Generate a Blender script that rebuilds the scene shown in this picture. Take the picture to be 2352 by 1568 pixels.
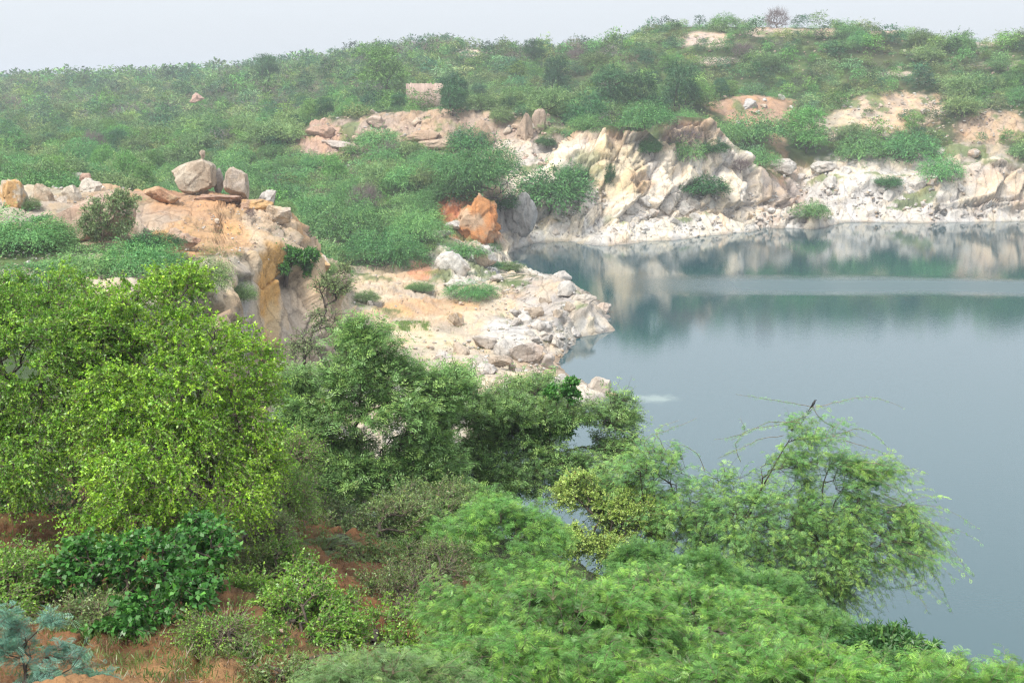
import bpy, math, random
import numpy as np
from mathutils import Vector, Matrix
from mathutils.geometry import delaunay_2d_cdt

for _o in list(bpy.data.objects): bpy.data.objects.remove(_o)
SC = bpy.context.scene
COL = SC.collection
rng = np.random.default_rng(11)
random.seed(5)
R = math.radians

# ------------------------------------------------------------------ camera
CAMZ = 30.0
FQ = 2900.0                     # focal length, measured on a 2352 px wide frame
TH = math.atan(616 / FQ)        # downward pitch (horizon at 168 px)
cam = bpy.data.cameras.new('camera')
cam.sensor_width = 36.0
cam.lens = 36.0 * FQ / 2352
cam.clip_start = 0.2
cam.clip_end = 20000
camo = bpy.data.objects.new('camera', cam)
camo.location = (0, 0, CAMZ)
camo.rotation_euler = (math.pi / 2 - TH, 0, 0)
COL.objects.link(camo)
SC.camera = camo

# ------------------------------------------------------------------ sky and sun
SUN_EL, SUN_AZ = R(54), R(-132)   # sun_az measured from +Y towards +X
SC.view_settings.view_transform = 'Standard'
SC.view_settings.look = 'None'
SC.view_settings.gamma = 1
SC.view_settings.use_curve_mapping = False
SC.view_settings.exposure = 0.95
w = bpy.data.worlds.new('World'); SC.world = w; w.use_nodes = True
nt = w.node_tree; nt.nodes.clear()
sky = nt.nodes.new('ShaderNodeTexSky'); sky.sky_type = 'NISHITA'; sky.sun_disc = False
sky.sun_elevation = SUN_EL; sky.sun_rotation = SUN_AZ
sky.air_density = 1.0; sky.dust_density = 4.0; sky.ozone_density = 1.0
mixs = nt.nodes.new('ShaderNodeMixRGB'); mixs.inputs[0].default_value = 0.85
# overcast veil: brighter overhead than at the horizon
_g = nt.nodes.new('ShaderNodeNewGeometry'); _sx = nt.nodes.new('ShaderNodeSeparateXYZ'); _tc = nt.nodes.new('ShaderNodeTexCoord')
nt.links.new(_tc.outputs['Generated'], _sx.inputs[0])
_cr = nt.nodes.new('ShaderNodeValToRGB'); nt.links.new(_sx.outputs['Z'], _cr.inputs[0])
_e = _cr.color_ramp.elements; _e[0].position = 0.0; _e[0].color = (.338, .360, .382, 1); _e[1].position = .85; _e[1].color = (.60, .63, .66, 1)
_k = _e.new(.10); _k.color = (.375, .40, .43, 1); _k = _e.new(.28); _k.color = (.52, .555, .59, 1)
_vs = nt.nodes.new('ShaderNodeVectorMath'); _vs.operation = 'SCALE'; _vs.inputs['Scale'].default_value = 18.0
nt.links.new(_cr.outputs[0], _vs.inputs[0]); nt.links.new(_vs.outputs[0], mixs.inputs[2])
bg = nt.nodes.new('ShaderNodeBackground'); bg.inputs[1].default_value = 0.075
wo = nt.nodes.new('ShaderNodeOutputWorld')
nt.links.new(sky.outputs[0], mixs.inputs[1]); nt.links.new(mixs.outputs[0], bg.inputs[0])
nt.links.new(bg.outputs[0], wo.inputs[0])
sl = bpy.data.lights.new('sun', 'SUN'); sl.energy = 2.3; sl.angle = R(14); sl.color = (1, .95, .87)
so = bpy.data.objects.new('sun', sl)
_sd = Vector((math.sin(SUN_AZ) * math.cos(SUN_EL), math.cos(SUN_AZ) * math.cos(SUN_EL), math.sin(SUN_EL)))
so.rotation_euler = (-_sd).to_track_quat('-Z', 'Y').to_euler()
so.location = (0, 0, 120)
COL.objects.link(so)
try:
    SC.cycles.max_bounces = 7; SC.cycles.transparent_max_bounces = 8; SC.cycles.volume_bounces = 0; SC.cycles.use_denoising = True; SC.cycles.denoising_input_passes = 'RGB_ALBEDO_NORMAL'; SC.cycles.denoising_prefilter = 'NONE'; SC.cycles.use_adaptive_sampling = False; SC.cycles.sample_clamp_indirect = 3; SC.cycles.filter_width = 1.3
except Exception: pass

# ------------------------------------------------------------------ helpers: frame <-> place
ST, CT = math.sin(TH), math.cos(TH)
def zP(v, d):
    b = (784 - v) / FQ; s = d / (b * ST + CT); return CAMZ + s * (b * CT - ST)
def dW(v, z=0.0):
    b = (784 - v) / FQ; s = (z - CAMZ) / (b * CT - ST); return s * (b * ST + CT)
def vOf(d, z):
    t = (z - CAMZ) / d                       # (b*CT-ST)/(b*ST+CT) = t
    b = (t * CT + ST) / (CT - t * ST); return 784 - b * FQ
def pt(x, v=None, d=None, z=None):
    """x,v in photo pixels (2352 wide), d forward metres, z height above water; give two of v,d,z"""
    if v is None: v = vOf(d, z)
    elif d is None: d = dW(v, z)
    else: z = zP(v, d)
    b = (784 - v) / FQ
    a = (x - 1176) / FQ / (b * ST + CT)
    return (a, d, z)                          # world = (a*d, d, z)
def W(x, v=None, d=None, z=None):
    a, d, z = pt(x, v, d, z); return Vector((a * d, d, z))
def proj(X, Y, Z):
    t = (Z - CAMZ) / Y; b = (t * CT + ST) / (CT - t * ST)
    v = 784 - b * FQ; x = 1176 + (X / Y) * (b * ST + CT) * FQ
    return x, v

# ------------------------------------------------------------------ helpers: noise
def _h(ix, iy, iz, seed):
    n = (ix.astype(np.int64) * 73856093) ^ (iy.astype(np.int64) * 19349663) ^ (iz.astype(np.int64) * 83492791) ^ (seed * 2654435761 & 0xffffffff)
    n = (n ^ (n >> 13)) * 1274126177 & 0x7fffffff
    n = (n ^ (n >> 15)) * 2246822519 & 0x7fffffff
    n = n ^ (n >> 11)
    return (n & 0xfffff) / float(0xfffff)
def vnoise(x, y, z, seed=0):
    xi, yi, zi = np.floor(x), np.floor(y), np.floor(z)
    fx, fy, fz = x - xi, y - yi, z - zi
    fx = fx * fx * (3 - 2 * fx); fy = fy * fy * (3 - 2 * fy); fz = fz * fz * (3 - 2 * fz)
    r = 0
    for dx in (0, 1):
        wx = fx if dx else 1 - fx
        for dy in (0, 1):
            wy = fy if dy else 1 - fy
            for dz in (0, 1):
                wz = fz if dz else 1 - fz
                r = r + wx * wy * wz * _h(xi + dx, yi + dy, zi + dz, seed)
    return r * 2 - 1
def fbm(x, y, z, seed=0, oct=4, gain=.5):
    a, s, r = 1.0, 1.0, 0
    for k in range(oct):
        r = r + a * vnoise(x * s, y * s, z * s, seed + k * 17); a *= gain; s *= 2.03
    return r
def facets(x, y, z, seed=0):
    """blocky rock: each cell of a scattered set is a tilted plate; also returns crack closeness"""
    xi, yi, zi = np.floor(x), np.floor(y), np.floor(z)
    d1 = np.full(x.shape, 9.0); d2 = np.full(x.shape, 9.0); val = np.zeros(x.shape)
    for dx in (-1, 0, 1):
        for dy in (-1, 0, 1):
            for dz in (-1, 0, 1):
                cx, cy, cz = xi + dx, yi + dy, zi + dz
                px = cx + _h(cx, cy, cz, seed); py = cy + _h(cx, cy, cz, seed + 1); pz = cz + _h(cx, cy, cz, seed + 2)
                ex, ey, ez = x - px, y - py, z - pz
                dd = ex * ex + ey * ey + ez * ez
                o = _h(cx, cy, cz, seed + 3) * 2 - 1
                g1 = _h(cx, cy, cz, seed + 4) * 2 - 1; g2 = _h(cx, cy, cz, seed + 5) * 2 - 1; g3 = _h(cx, cy, cz, seed + 6) * 2 - 1
                vv = o * .6 + ex * g1 * 1.1 + ey * g2 * 1.1 + ez * g3 * 1.1
                m = dd < d1
                d2 = np.where(m, d1, np.minimum(d2, dd)); val = np.where(m, vv, val); d1 = np.where(m, dd, d1)
    return val, np.sqrt(d2) - np.sqrt(d1)
def smooth(a, b, x):
    t = np.clip((x - a) / (b - a), 0, 1); return t * t * (3 - 2 * t)

# ------------------------------------------------------------------ helpers: meshes
def mesh_np(name, verts, faces, mat=None, cols=None, shade_smooth=False, extra=None):
    """faces: (n,k) int array. cols: per-vertex rgb"""
    verts = np.asarray(verts, dtype=np.float32); faces = np.asarray(faces, dtype=np.int32)
    me = bpy.data.meshes.new(name)
    nv, (nf, k) = len(verts), faces.shape
    me.vertices.add(nv); me.vertices.foreach_set('co', verts.ravel())
    me.loops.add(nf * k); me.loops.foreach_set('vertex_index', faces.ravel())
    me.polygons.add(nf); me.polygons.foreach_set('loop_start', np.arange(0, nf * k, k, dtype=np.int32))
    try: me.polygons.foreach_set('loop_total', np.full(nf, k, dtype=np.int32))
    except Exception: pass
    if shade_smooth: me.polygons.foreach_set('use_smooth', np.ones(nf, dtype=bool))
    if cols is not None:
        ca = me.color_attributes.new('Col', 'FLOAT_COLOR', 'POINT')
        c = np.ones((nv, 4), dtype=np.float32); c[:, :3] = cols
        ca.data.foreach_set('color', c.ravel())
    if extra:
        for nm, arr in extra.items():
            at = me.attributes.new(nm, 'FLOAT', 'POINT'); at.data.foreach_set('value', np.asarray(arr, dtype=np.float32).ravel())
    if mat: me.materials.append(mat)
    me.update(calc_edges=True)
    return me
def obj(name, me, parent=None, loc=None, label=None, cat=None, group=None, kind=None):
    o = bpy.data.objects.new(name, me); COL.objects.link(o)
    if loc is not None: o.location = loc
    if parent is not None: o.parent = parent
    if label: o['label'] = label
    if cat: o['category'] = cat
    if group: o['group'] = group
    if kind: o['kind'] = kind
    return o

# ------------------------------------------------------------------ materials
def new_mat(name):
    m = bpy.data.materials.new(name); m.use_nodes = True
    m.node_tree.nodes.clear()
    return m, m.node_tree.nodes, m.node_tree.links
def N(ns, t, **kw):
    n = ns.new(t)
    for k, v in kw.items():
        if k.startswith('i_'): n.inputs[k[2:].replace('_', ' ')].default_value = v
        else: setattr(n, k, v)
    return n

def rock_material(name, scale=1.0, use_rocky=True, tint=None, bump=0.6):
    """stone and soil whose own colour sits in Col; adds grain, mineral mottling, joints"""
    m, ns, ln = new_mat(name)
    out = N(ns, 'ShaderNodeOutputMaterial'); bs = N(ns, 'ShaderNodeBsdfPrincipled')
    bs.inputs['Roughness'].default_value = .9
    try: bs.inputs['Specular IOR Level'].default_value = .2
    except Exception: pass
    geo = N(ns, 'ShaderNodeNewGeometry'); tc = geo.outputs['Position']
    if tint is None:
        at = N(ns, 'ShaderNodeAttribute', attribute_name='Col'); base = at.outputs['Color']
    else:
        rgb = N(ns, 'ShaderNodeRGB'); rgb.outputs[0].default_value = (*tint, 1); base = rgb.outputs[0]
    n1 = N(ns, 'ShaderNodeTexNoise'); n1.inputs['Scale'].default_value = .55 * scale; n1.inputs['Detail'].default_value = 9; n1.inputs['Roughness'].default_value = .68
    n2 = N(ns, 'ShaderNodeTexNoise'); n2.inputs['Scale'].default_value = 4.2 * scale; n2.inputs['Detail'].default_value = 6; n2.inputs['Roughness'].default_value = .7
    mp = N(ns, 'ShaderNodeMapping'); mp.inputs['Rotation'].default_value = (0.5, 0.75, 0.2); mp.inputs['Scale'].default_value = (1.0, .55, .30)
    ln.new(tc, mp.inputs[0])
    vo = N(ns, 'ShaderNodeTexVoronoi', feature='DISTANCE_TO_EDGE'); vo.inputs['Scale'].default_value = .42 * scale
    wob = N(ns, 'ShaderNodeMixRGB', blend_type='ADD'); wob.inputs[0].default_value = .8
    ln.new(tc, n1.inputs['Vector']); ln.new(tc, n2.inputs['Vector'])
    ln.new(mp.outputs[0], wob.inputs[1]); ln.new(n2.outputs['Color'], wob.inputs[2]); ln.new(wob.outputs[0], vo.inputs['Vector'])
    cr = N(ns, 'ShaderNodeMapRange'); cr.inputs[1].default_value = 0; cr.inputs[2].default_value = .03; cr.inputs[3].default_value = .66; cr.inputs[4].default_value = 1
    ln.new(vo.outputs['Distance'], cr.inputs[0])
    r1 = N(ns, 'ShaderNodeMapRange'); r1.inputs[1].default_value = .3; r1.inputs[2].default_value = .7; r1.inputs[3].default_value = .78; r1.inputs[4].default_value = 1.16
    ln.new(n1.outputs['Fac'], r1.inputs[0])
    r2 = N(ns, 'ShaderNodeMapRange'); r2.inputs[1].default_value = .3; r2.inputs[2].default_value = .7; r2.inputs[3].default_value = .78; r2.inputs[4].default_value = 1.18
    ln.new(n2.outputs['Fac'], r2.inputs[0])
    mu = N(ns, 'ShaderNodeMath', operation='MULTIPLY'); ln.new(r1.outputs[0], mu.inputs[0]); ln.new(r2.outputs[0], mu.inputs[1])
    if use_rocky:
        rk = N(ns, 'ShaderNodeAttribute', attribute_name='rocky')
        mc = N(ns, 'ShaderNodeMix'); mc.data_type = 'FLOAT'; mc.inputs[2].default_value = 1
        ln.new(rk.outputs['Fac'], mc.inputs[0]); ln.new(cr.outputs[0], mc.inputs[3]); crf = mc.outputs[0]
    else: crf = cr.outputs[0]
    mu2 = N(ns, 'ShaderNodeMath', operation='MULTIPLY'); ln.new(mu.outputs[0], mu2.inputs[0]); ln.new(crf, mu2.inputs[1])
    mul = N(ns, 'ShaderNodeVectorMath', operation='SCALE'); ln.new(base, mul.inputs[0]); ln.new(mu2.outputs[0], mul.inputs['Scale'])
    # rusty mineral bloom
    n3 = N(ns, 'ShaderNodeTexNoise'); n3.inputs['Scale'].default_value = .16 * scale; n3.inputs['Detail'].default_value = 7; ln.new(mp.outputs[0], n3.inputs['Vector'])
    r3 = N(ns, 'ShaderNodeMapRange'); r3.inputs[1].default_value = .56; r3.inputs[2].default_value = .75; r3.inputs[3].default_value = 0; r3.inputs[4].default_value = .55
    ln.new(n3.outputs['Fac'], r3.inputs[0])
    mx = N(ns, 'ShaderNodeMixRGB', blend_type='MULTIPLY'); mx.inputs[2].default_value = (1.0, .68, .45, 1)
    ln.new(r3.outputs[0], mx.inputs[0]); ln.new(mul.outputs[0], mx.inputs[1])
    ln.new(mx.outputs[0], bs.inputs['Base Color'])
    ad = N(ns, 'ShaderNodeMath', operation='MULTIPLY_ADD'); ad.inputs[1].default_value = .8
    ln.new(n2.outputs['Fac'], ad.inputs[0]); ln.new(crf, ad.inputs[2])
    ad2 = N(ns, 'ShaderNodeMath', operation='ADD'); ln.new(ad.outputs[0], ad2.inputs[0]); ln.new(n1.outputs['Fac'], ad2.inputs[1])
    bp = N(ns, 'ShaderNodeBump'); bp.inputs['Strength'].default_value = bump; bp.inputs['Distance'].default_value = .35 / scale
    ln.new(ad2.outputs[0], bp.inputs['Height']); ln.new(bp.outputs[0], bs.inputs['Normal'])
    ln.new(bs.outputs[0], out.inputs[0])
    return m

def leaf_material(name, gain=1.0, trans=.35, gloss=.06, vary=True):
    m, ns, ln = new_mat(name)
    out = N(ns, 'ShaderNodeOutputMaterial')
    at = N(ns, 'ShaderNodeAttribute', attribute_name='Col')
    oi = N(ns, 'ShaderNodeObjectInfo')
    hs = N(ns, 'ShaderNodeHueSaturation')
    mr = N(ns, 'ShaderNodeMapRange'); mr.inputs[3].default_value = .482; mr.inputs[4].default_value = .518
    ln.new(oi.outputs['Random'], mr.inputs[0]); ln.new(mr.outputs[0], hs.inputs['Hue'])
    mv = N(ns, 'ShaderNodeMapRange'); mv.inputs[3].default_value = .70 * gain; mv.inputs[4].default_value = 1.28 * gain
    wn = N(ns, 'ShaderNodeTexWhiteNoise', noise_dimensions='1D'); ln.new(oi.outputs['Random'], wn.inputs['W'])
    ln.new(wn.outputs['Value'], mv.inputs[0]); ln.new(mv.outputs[0], hs.inputs['Value'])
    ln.new(at.outputs['Color'], hs.inputs['Color'])
    if not vary:
        for nm in ('Hue', 'Value'):
            for l in list(hs.inputs[nm].links): ln.remove(l)
        hs.inputs['Hue'].default_value = .5; hs.inputs['Value'].default_value = gain
    df = N(ns, 'ShaderNodeBsdfDiffuse'); tr = N(ns, 'ShaderNodeBsdfTranslucent'); gl = N(ns, 'ShaderNodeBsdfGlossy'); gl.inputs['Roughness'].default_value = .45
    gm = N(ns, 'ShaderNodeGamma'); gm.inputs[1].default_value = .9
    ln.new(hs.outputs[0], df.inputs[0]); ln.new(hs.outputs[0], gm.inputs[0]); ln.new(gm.outputs[0], tr.inputs[0])
    m1 = N(ns, 'ShaderNodeMixShader'); m1.inputs[0].default_value = trans
    ln.new(df.outputs[0], m1.inputs[1]); ln.new(tr.outputs[0], m1.inputs[2])
    m2 = N(ns, 'ShaderNodeMixShader'); m2.inputs[0].default_value = gloss
    ln.new(m1.outputs[0], m2.inputs[1]); ln.new(gl.outputs[0], m2.inputs[2]); ln.new(m2.outputs[0], out.inputs[0])
    return m
def bark_material(name, c1, c2):
    m, ns, ln = new_mat(name)
    out = N(ns, 'ShaderNodeOutputMaterial'); bs = N(ns, 'ShaderNodeBsdfPrincipled'); bs.inputs['Roughness'].default_value = .9
    geo = N(ns, 'ShaderNodeNewGeometry'); mp = N(ns, 'ShaderNodeMapping'); mp.inputs['Scale'].default_value = (14, 14, 3)
    n1 = N(ns, 'ShaderNodeTexNoise'); n1.inputs['Scale'].default_value = 1; n1.inputs['Detail'].default_value = 6
    cr = N(ns, 'ShaderNodeValToRGB'); cr.color_ramp.elements[0].position = .35; cr.color_ramp.elements[1].position = .68
    cr.color_ramp.elements[0].color = (*c1, 1); cr.color_ramp.elements[1].color = (*c2, 1)
    ln.new(geo.outputs['Position'], mp.inputs[0]); ln.new(mp.outputs[0], n1.inputs['Vector']); ln.new(n1.outputs['Fac'], cr.inputs[0])
    ln.new(cr.outputs[0], bs.inputs['Base Color'])
    bp = N(ns, 'ShaderNodeBump'); bp.inputs['Strength'].default_value = .6; bp.inputs['Distance'].default_value = .03
    ln.new(n1.outputs['Fac'], bp.inputs['Height']); ln.new(bp.outputs[0], bs.inputs['Normal']); ln.new(bs.outputs[0], out.inputs[0])
    return m

M_GROUND = rock_material('quarry_ground', 1.0, True)
M_BOULDER = rock_material('boulder_stone', 1.0, False, bump=.6)
M_LEAF = leaf_material('leaf_near', 1.0, .27, .05, False)
M_LEAF_FAR = leaf_material('leaf_far', 1.0, .14, .02)
M_SCRUB = leaf_material('leaf_scrub', 1.03, .14, .02, False)
M_BARK = bark_material('bark_dark', (.035, .026, .02), (.11, .085, .065))
M_TWIG = bark_material('twig_pale', (.16, .12, .085), (.34, .27, .2))

# ------------------------------------------------------------------ terrain
def build_height():
    P = []; E = []
    def line(pts, closed=False):
        i0 = len(P); P.extend(pts)
        for i in range(len(pts) - 1): E.append((i0 + i, i0 + i + 1))
    def dots(pts): P.extend(pts)
    q = pt
    # frame of the sheet
    for d, z in ((.8, 28.4), (4, 27.6)):
        line([(a, d, z) for a in (-.8, -.4, 0, .4, .8)])
    # near bank
    line([(-.8, 8, 26.2), q(0, d=8, z=26.0), q(500, d=8, z=26), q(1176, d=8, z=25.2), q(2000, d=8, z=24.4), (.8, 8, 24)])
    dots([(-.8, 13, 24), q(0, 1590, 12), q(400, 1600, 13), q(700, 1600, 13.5), q(1100, 1640, 13), q(1600, d=13, z=21.5), q(2352, d=13, z=20.5), (.8, 13, 20)])
    dots([(-.8, 18, 22.5), q(0, 1420, 17), q(400, 1460, 16), q(600, 1400, 18), q(800, 1420, 19), q(1000, 1450, 19), q(1400, d=20, z=19), q(1900, d=20, z=17.5), q(2352, d=20, z=16), (.8, 20, 15)])
    dots([(-.8, 26, 21.5), q(0, 1190, 25), q(150, 1180, 26), q(400, 1210, 26), q(640, 1270, 25), q(850, 1270, 27), q(1000, 1290, 28), q(1300, d=30, z=17), q(1700, d=28, z=15.5), q(2352, d=26, z=12.5), (.8, 26, 12)])
    # crest of the near bank and its foot at the water
    line([q(560, d=40, z=17.5), q(700, d=38, z=16.5), q(785, 1235, 37), q(900, d=39, z=16), q(1070, 1165, 41), q(1300, d=40, z=14.2), q(1500, d=39, z=13), q(1750, d=38, z=12), q(2000, d=34, z=10.5), q(2352, d=31, z=8.5), (.8, 29, 8)])
    line([q(850, d=80, z=0), q(880, d=66, z=0), q(960, d=60, z=0), q(1100, d=57, z=0), q(1500, d=54, z=0), q(1800, d=50, z=0), q(2352, d=43, z=0), (.8, 40, 0)])
    # lake bed
    dots([q(1000, d=72, z=-3), q(1200, d=80, z=-4), q(1500, d=70, z=-4), q(1900, d=65, z=-4), (.5, 60, -4), (.8, 60, -4), (.8, 150, -4), (.8, 235, -4), (.5, 120, -4), (.5, 230, -4),
          q(1500, d=100, z=-4), q(1500, d=140, z=-4), q(1460, d=165, z=-3.5), q(1400, d=185, z=-3.5), q(1350, d=212, z=-3), q(1600, d=225, z=-4), q(1900, d=245, z=-4), q(1900, d=150, z=-4), q(1250, d=103, z=-3), q(1320, d=200, z=-3)])
    # promontory shore, from the near bay round the point to the cove and along the far cliffs
    line([q(850, d=80, z=0), q(890, 1130, z=0), q(960, 1080, z=0), q(1060, 1030, z=0), q(1200, 975, z=0), q(1320, 938, z=0), q(1400, 912, z=0), q(1408, 900, z=0), q(1350, 884, z=0), q(1300, 858, z=0), q(1282, 835, z=0),
          q(1300, 812, z=0), q(1325, 775, z=0), q(1395, 740, z=0), q(1402, 728, z=0), q(1372, 690, z=0), q(1320, 650, z=0), q(1262, 628, z=0), q(1200, 616, z=0), q(1172, 600, z=0), q(1165, 585, z=0), q(1185, 572, z=0), q(1230, 559, z=0),
          q(1290, 553, z=0), q(1400, 548, z=0), q(1520, 539, z=0), q(1620, 527, z=0), q(1700, 522, z=0), q(1790, 508, z=0), q(1830, 502, z=0), q(1890, 507, z=0), q(1950, 510, z=0), q(2100, 512, z=0), q(2352, 508, z=0), (.5, 262, 0), (.8, 262, 0)])
    # promontory
    line([q(1160, 625, z=2.2), q(1215, 632, z=3.4), q(1262, 634, z=4.3), q(1310, 658, z=4.2), q(1348, 690, z=3.2), q(1385, 722, z=1.4)])
    dots([q(1240, 680, z=3.2), q(1280, 720, z=2.8), q(1180, 720, z=2.2), q(1290, 770, z=1.6), q(950, 775, z=2.0), q(1100, 705, z=2.9), q(1000, 730, z=2.2), q(900, 700, z=3.6), q(820, 655, z=4.2), q(1000, 650, z=3.8),
          q(1200, 770, z=2.2), q(1250, 810, z=1.5), q(1150, 850, z=2.4), q(1260, 860, z=1.5), q(1000, 850, z=2.3), q(1060, 830, z=2.2), q(800, 850, z=2.8), q(720, 915, z=3), q(690, 970, z=3), q(800, 1010, z=1.8), q(1000, 965, z=1.6), q(1130, 930, z=1.4),
          q(1100, 800, z=1.9), q(880, 810, z=2.2), q(1330, 898, z=.9), q(1040, 600, z=4.6), q(1110, 590, z=2.6), q(1000, 565, z=6.2), q(1090, 640, z=3.0), q(750, 800, z=3.2), q(1145, 575, z=2.4)])
    # orange rock face
    line([q(1000, 500, z=7.5), q(1020, 530, z=5.2), q(1070, 548, z=4), q(1120, 552, z=3.0), q(1150, 575, z=1.6)])
    line([q(1000, 455, 217), q(1030, 442, 212), q(1080, 434, 209.5), q(1135, 438, 209), q(1152, 500, 210), q(1158, 560, 209)])
    dots([q(1100, d=216, z=12), q(1000, d=228, z=12.4), q(1150, d=220, z=9.5), q(1180, d=224, z=3.5), q(1215, d=232, z=5)])
    # white cliff: face and top
    dots([q(1210, d=230.5, z=2.4), q(1300, d=230.6, z=3), q(1420, d=232.6, z=3), q(1540, d=238, z=3.2), q(1640, d=246, z=3.2), q(1740, d=252, z=3.4)])
    line([q(1240, 500, 233), q(1350, 480, 236), q(1420, 455, 240), q(1500, 465, 243), q(1600, 440, 249), q(1700, 468, 253), q(1770, 490, 259)])
    line([q(1190, 415, 240), q(1250, 385, 243), q(1310, 335, 246), q(1345, 300, 248), q(1400, 286, 248.5), q(1478, 290, 249.5), q(1495, 325, 253), q(1520, 305, 256), q(1558, 264, 257), q(1620, 268, 258), q(1650, 300, 258), q(1700, 350, 258.5), q(1750, 400, 261), q(1805, 455, 266)])
    dots([q(1400, 370, 243.5), q(1460, 360, 245), q(1560, 360, 252.5), q(1640, 380, 254.5)])
    line([q(1350, d=262, z=18), q(1450, d=264, z=18), q(1560, d=272, z=18.5), q(1640, d=272, z=16), q(1720, d=272, z=12), q(1800, d=273, z=7), q(1840, d=275, z=4.5)])
    # brown upper cliff
    line([q(560, d=262, z=10), q(690, 362, 265), q(800, 362, 266), q(900, 352, 265), q(1040, 372, 262), q(1150, 392, 256), q(1260, 402, 250)])
    line([q(670, 330, 275), q(730, 275, 287), q(830, 264, 288), q(930, 256, 285), q(1040, 254, 281), q(1150, 252, 277), q(1240, 248, 275), q(1290, 290, 270), q(1330, 318, 262)])
    dots([q(760, 320, 274), q(960, 300, 275), q(1100, 330, 268), q(1200, 320, 266)])
    line([q(700, d=300, z=18), q(850, d=300, z=21.3), q(1000, 247, 305), q(1150, 246, 300), q(1300, d=290, z=20), q(1450, d=285, z=18.5)])
    # valley behind the headland
    dots([q(700, d=142, z=5), q(700, d=175, z=4.5), q(700, d=220, z=7.5), q(850, d=172, z=3.8), q(850, d=200, z=5.5), q(850, d=240, z=9), q(980, d=195, z=6.5), q(980, d=240, z=11.5), q(550, d=165, z=8), q(550, d=220, z=9), q(550, d=320, z=14),
          q(300, d=165, z=11.5), q(300, d=220, z=11), q(300, d=300, z=12.5), q(0, d=165, z=14), q(0, d=220, z=12), q(0, d=300, z=12.5), q(0, d=420, z=13), (-.8, 165, 14), (-.8, 300, 13), (-.8, 500, 14), q(300, d=420, z=15), q(1120, d=240, z=12)])
    # headland top
    line([q(-200, 440, 128), q(0, 432, 128), q(120, 425, 130), q(300, 428, 133), q(430, 434, 134), q(560, 450, 133), q(640, 470, 131), q(678, 492, 129)])
    line([(-.8, 142, 14.5), q(0, d=141, z=15), q(200, d=143, z=12), q(430, d=143, z=10), q(600, d=141, z=8.5), q(700, d=136, z=6.5), q(760, 640, 134), q(820, 665, z=4.5)])
    dots([q(560, 500, 120), q(440, 500, 118), q(450, 560, 109), q(300, 500, 117), q(300, 590, 98), q(150, 530, 108), q(0, 490, 113), q(-200, 500, 113), q(0, 570, 95), q(100, 655, 80), q(300, 650, 81), q(440, 640, 88), q(500, 580, 107), (-.8, 100, 17), (-.8, 60, 18),
          q(0, 760, 62), q(250, 760, 63), q(400, 740, 70), q(0, d=45, z=18), q(300, d=45, z=18), q(0, d=34, z=19.5), q(400, d=33, z=19.5), (-.8, 40, 19)])
    # headland cliff: lip and foot
    line([q(678, 492, 129), q(682, 545, 122), q(655, 556, 118), q(600, 572, 113), q(560, 600, 106), q(520, 655, 97), q(490, 720, 88), q(490, d=72, z=15.2), q(500, d=55, z=16), q(560, d=40, z=17.5)])
    line([q(850, 690, z=4.2), q(812, 702, z=4.2), q(786, 770, z=3.5), q(770, 860, z=3), q(700, 890, z=3), q(600, 905, z=3), q(550, 960, z=3), q(560, d=82, z=4), q(620, d=66, z=6), q(690, d=52, z=9.5), q(740, d=43, z=13)])
    dots([q(732, 645, 121), q(768, 628, 128), q(650, 700, 113.5), q(600, 740, 109)])
    # upper slopes, right
    dots([q(1700, 335, 288), q(1790, 340, 292), q(1850, 470, z=4.5), q(1900, d=263.4, z=3), q(2100, d=262.4, z=3.2), q(2300, d=263, z=3.2)])
    line([q(1850, 405, 284), q(1900, 385, 284), q(2000, 372, 287), q(2090, 352, 289), q(2150, 400, 281), q(2230, 325, 288), q(2320, 340, 286), (.5, 286, 14), (.8, 286, 14)])
    dots([q(2000, 408, 268.5), q(2120, 418, 268), q(2215, 380, 268), q(2290, 362, 268), q(2350, 378, 268), q(1900, 412, 270.5), (.5, 273, 8)])
    line([q(1640, 282, 300), q(1760, 288, 303), q(1860, 290, 303), q(1940, 305, 303), q(2100, 302, 304), q(2180, 330, 296), q(2352, 335, 294), (.5, 296, 15)])
    line([q(1640, 235, 308), q(1720, 222, 313), q(1830, 228, 316), q(1900, 250, 318), q(1990, 207, 325), q(2080, 212, 327), q(2190, 216, 325), q(2210, 250, 304), q(2280, 254, 303), q(2352, 262, 303), (.5, 303, 22)])
    dots([q(1500, d=330, z=22), q(1700, d=335, z=25), q(2000, d=340, z=27.5), q(2352, d=325, z=26.5), (.5, 322, 27), (.8, 318, 27), q(1300, d=340, z=21.5), q(1100, d=360, z=22.5), q(900, d=380, z=23), q(700, d=380, z=19.5), q(500, d=420, z=18)])
    # skyline ridge (canopy line minus the bushes' height)
    def rid(lst, dz=0, k=3.6): return [pt(x, d=d, z=zP(v, d) - k + dz) for x, v, d in lst]
    rg = [(-900, 220, 1500), (0, 217, 1100), (300, 205, 950), (450, 168, 820), (700, 143, 700), (900, 108, 600), (1050, 82, 540), (1180, 106, 515), (1290, 120, 495), (1360, 102, 470), (1420, 72, 430), (1520, 32, 395), (1800, 32, 378), (2050, 38, 374), (2150, 60, 368), (2352, 68, 360), (3000, 75, 350)]
    line(rid(rg))
    line([pt(x, d=d * .82, z=(zP(v, d) - 3.6) * .78 + 5.5) if x < 1400 else pt(x, d=d * .955, z=(zP(v, d) - 3.6) * .89) for x, v, d in rg[3:]])
    line([(a, d * 1.25, z - 9 - (6 if i > 8 else 0)) for i, (a, d, z) in enumerate(rid(rg))])
    for a0 in (-.8, -.35, -.2, 0, .3, .8):
        dots([(a0, 2000, 19), (a0, 3500, 27.5 if a0 < 0 else 18), (a0, 9000, 12)])
    # ---- triangulate in (azimuth, log distance)
    seen = {}; pts2 = []; zs = []; rem = []
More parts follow.
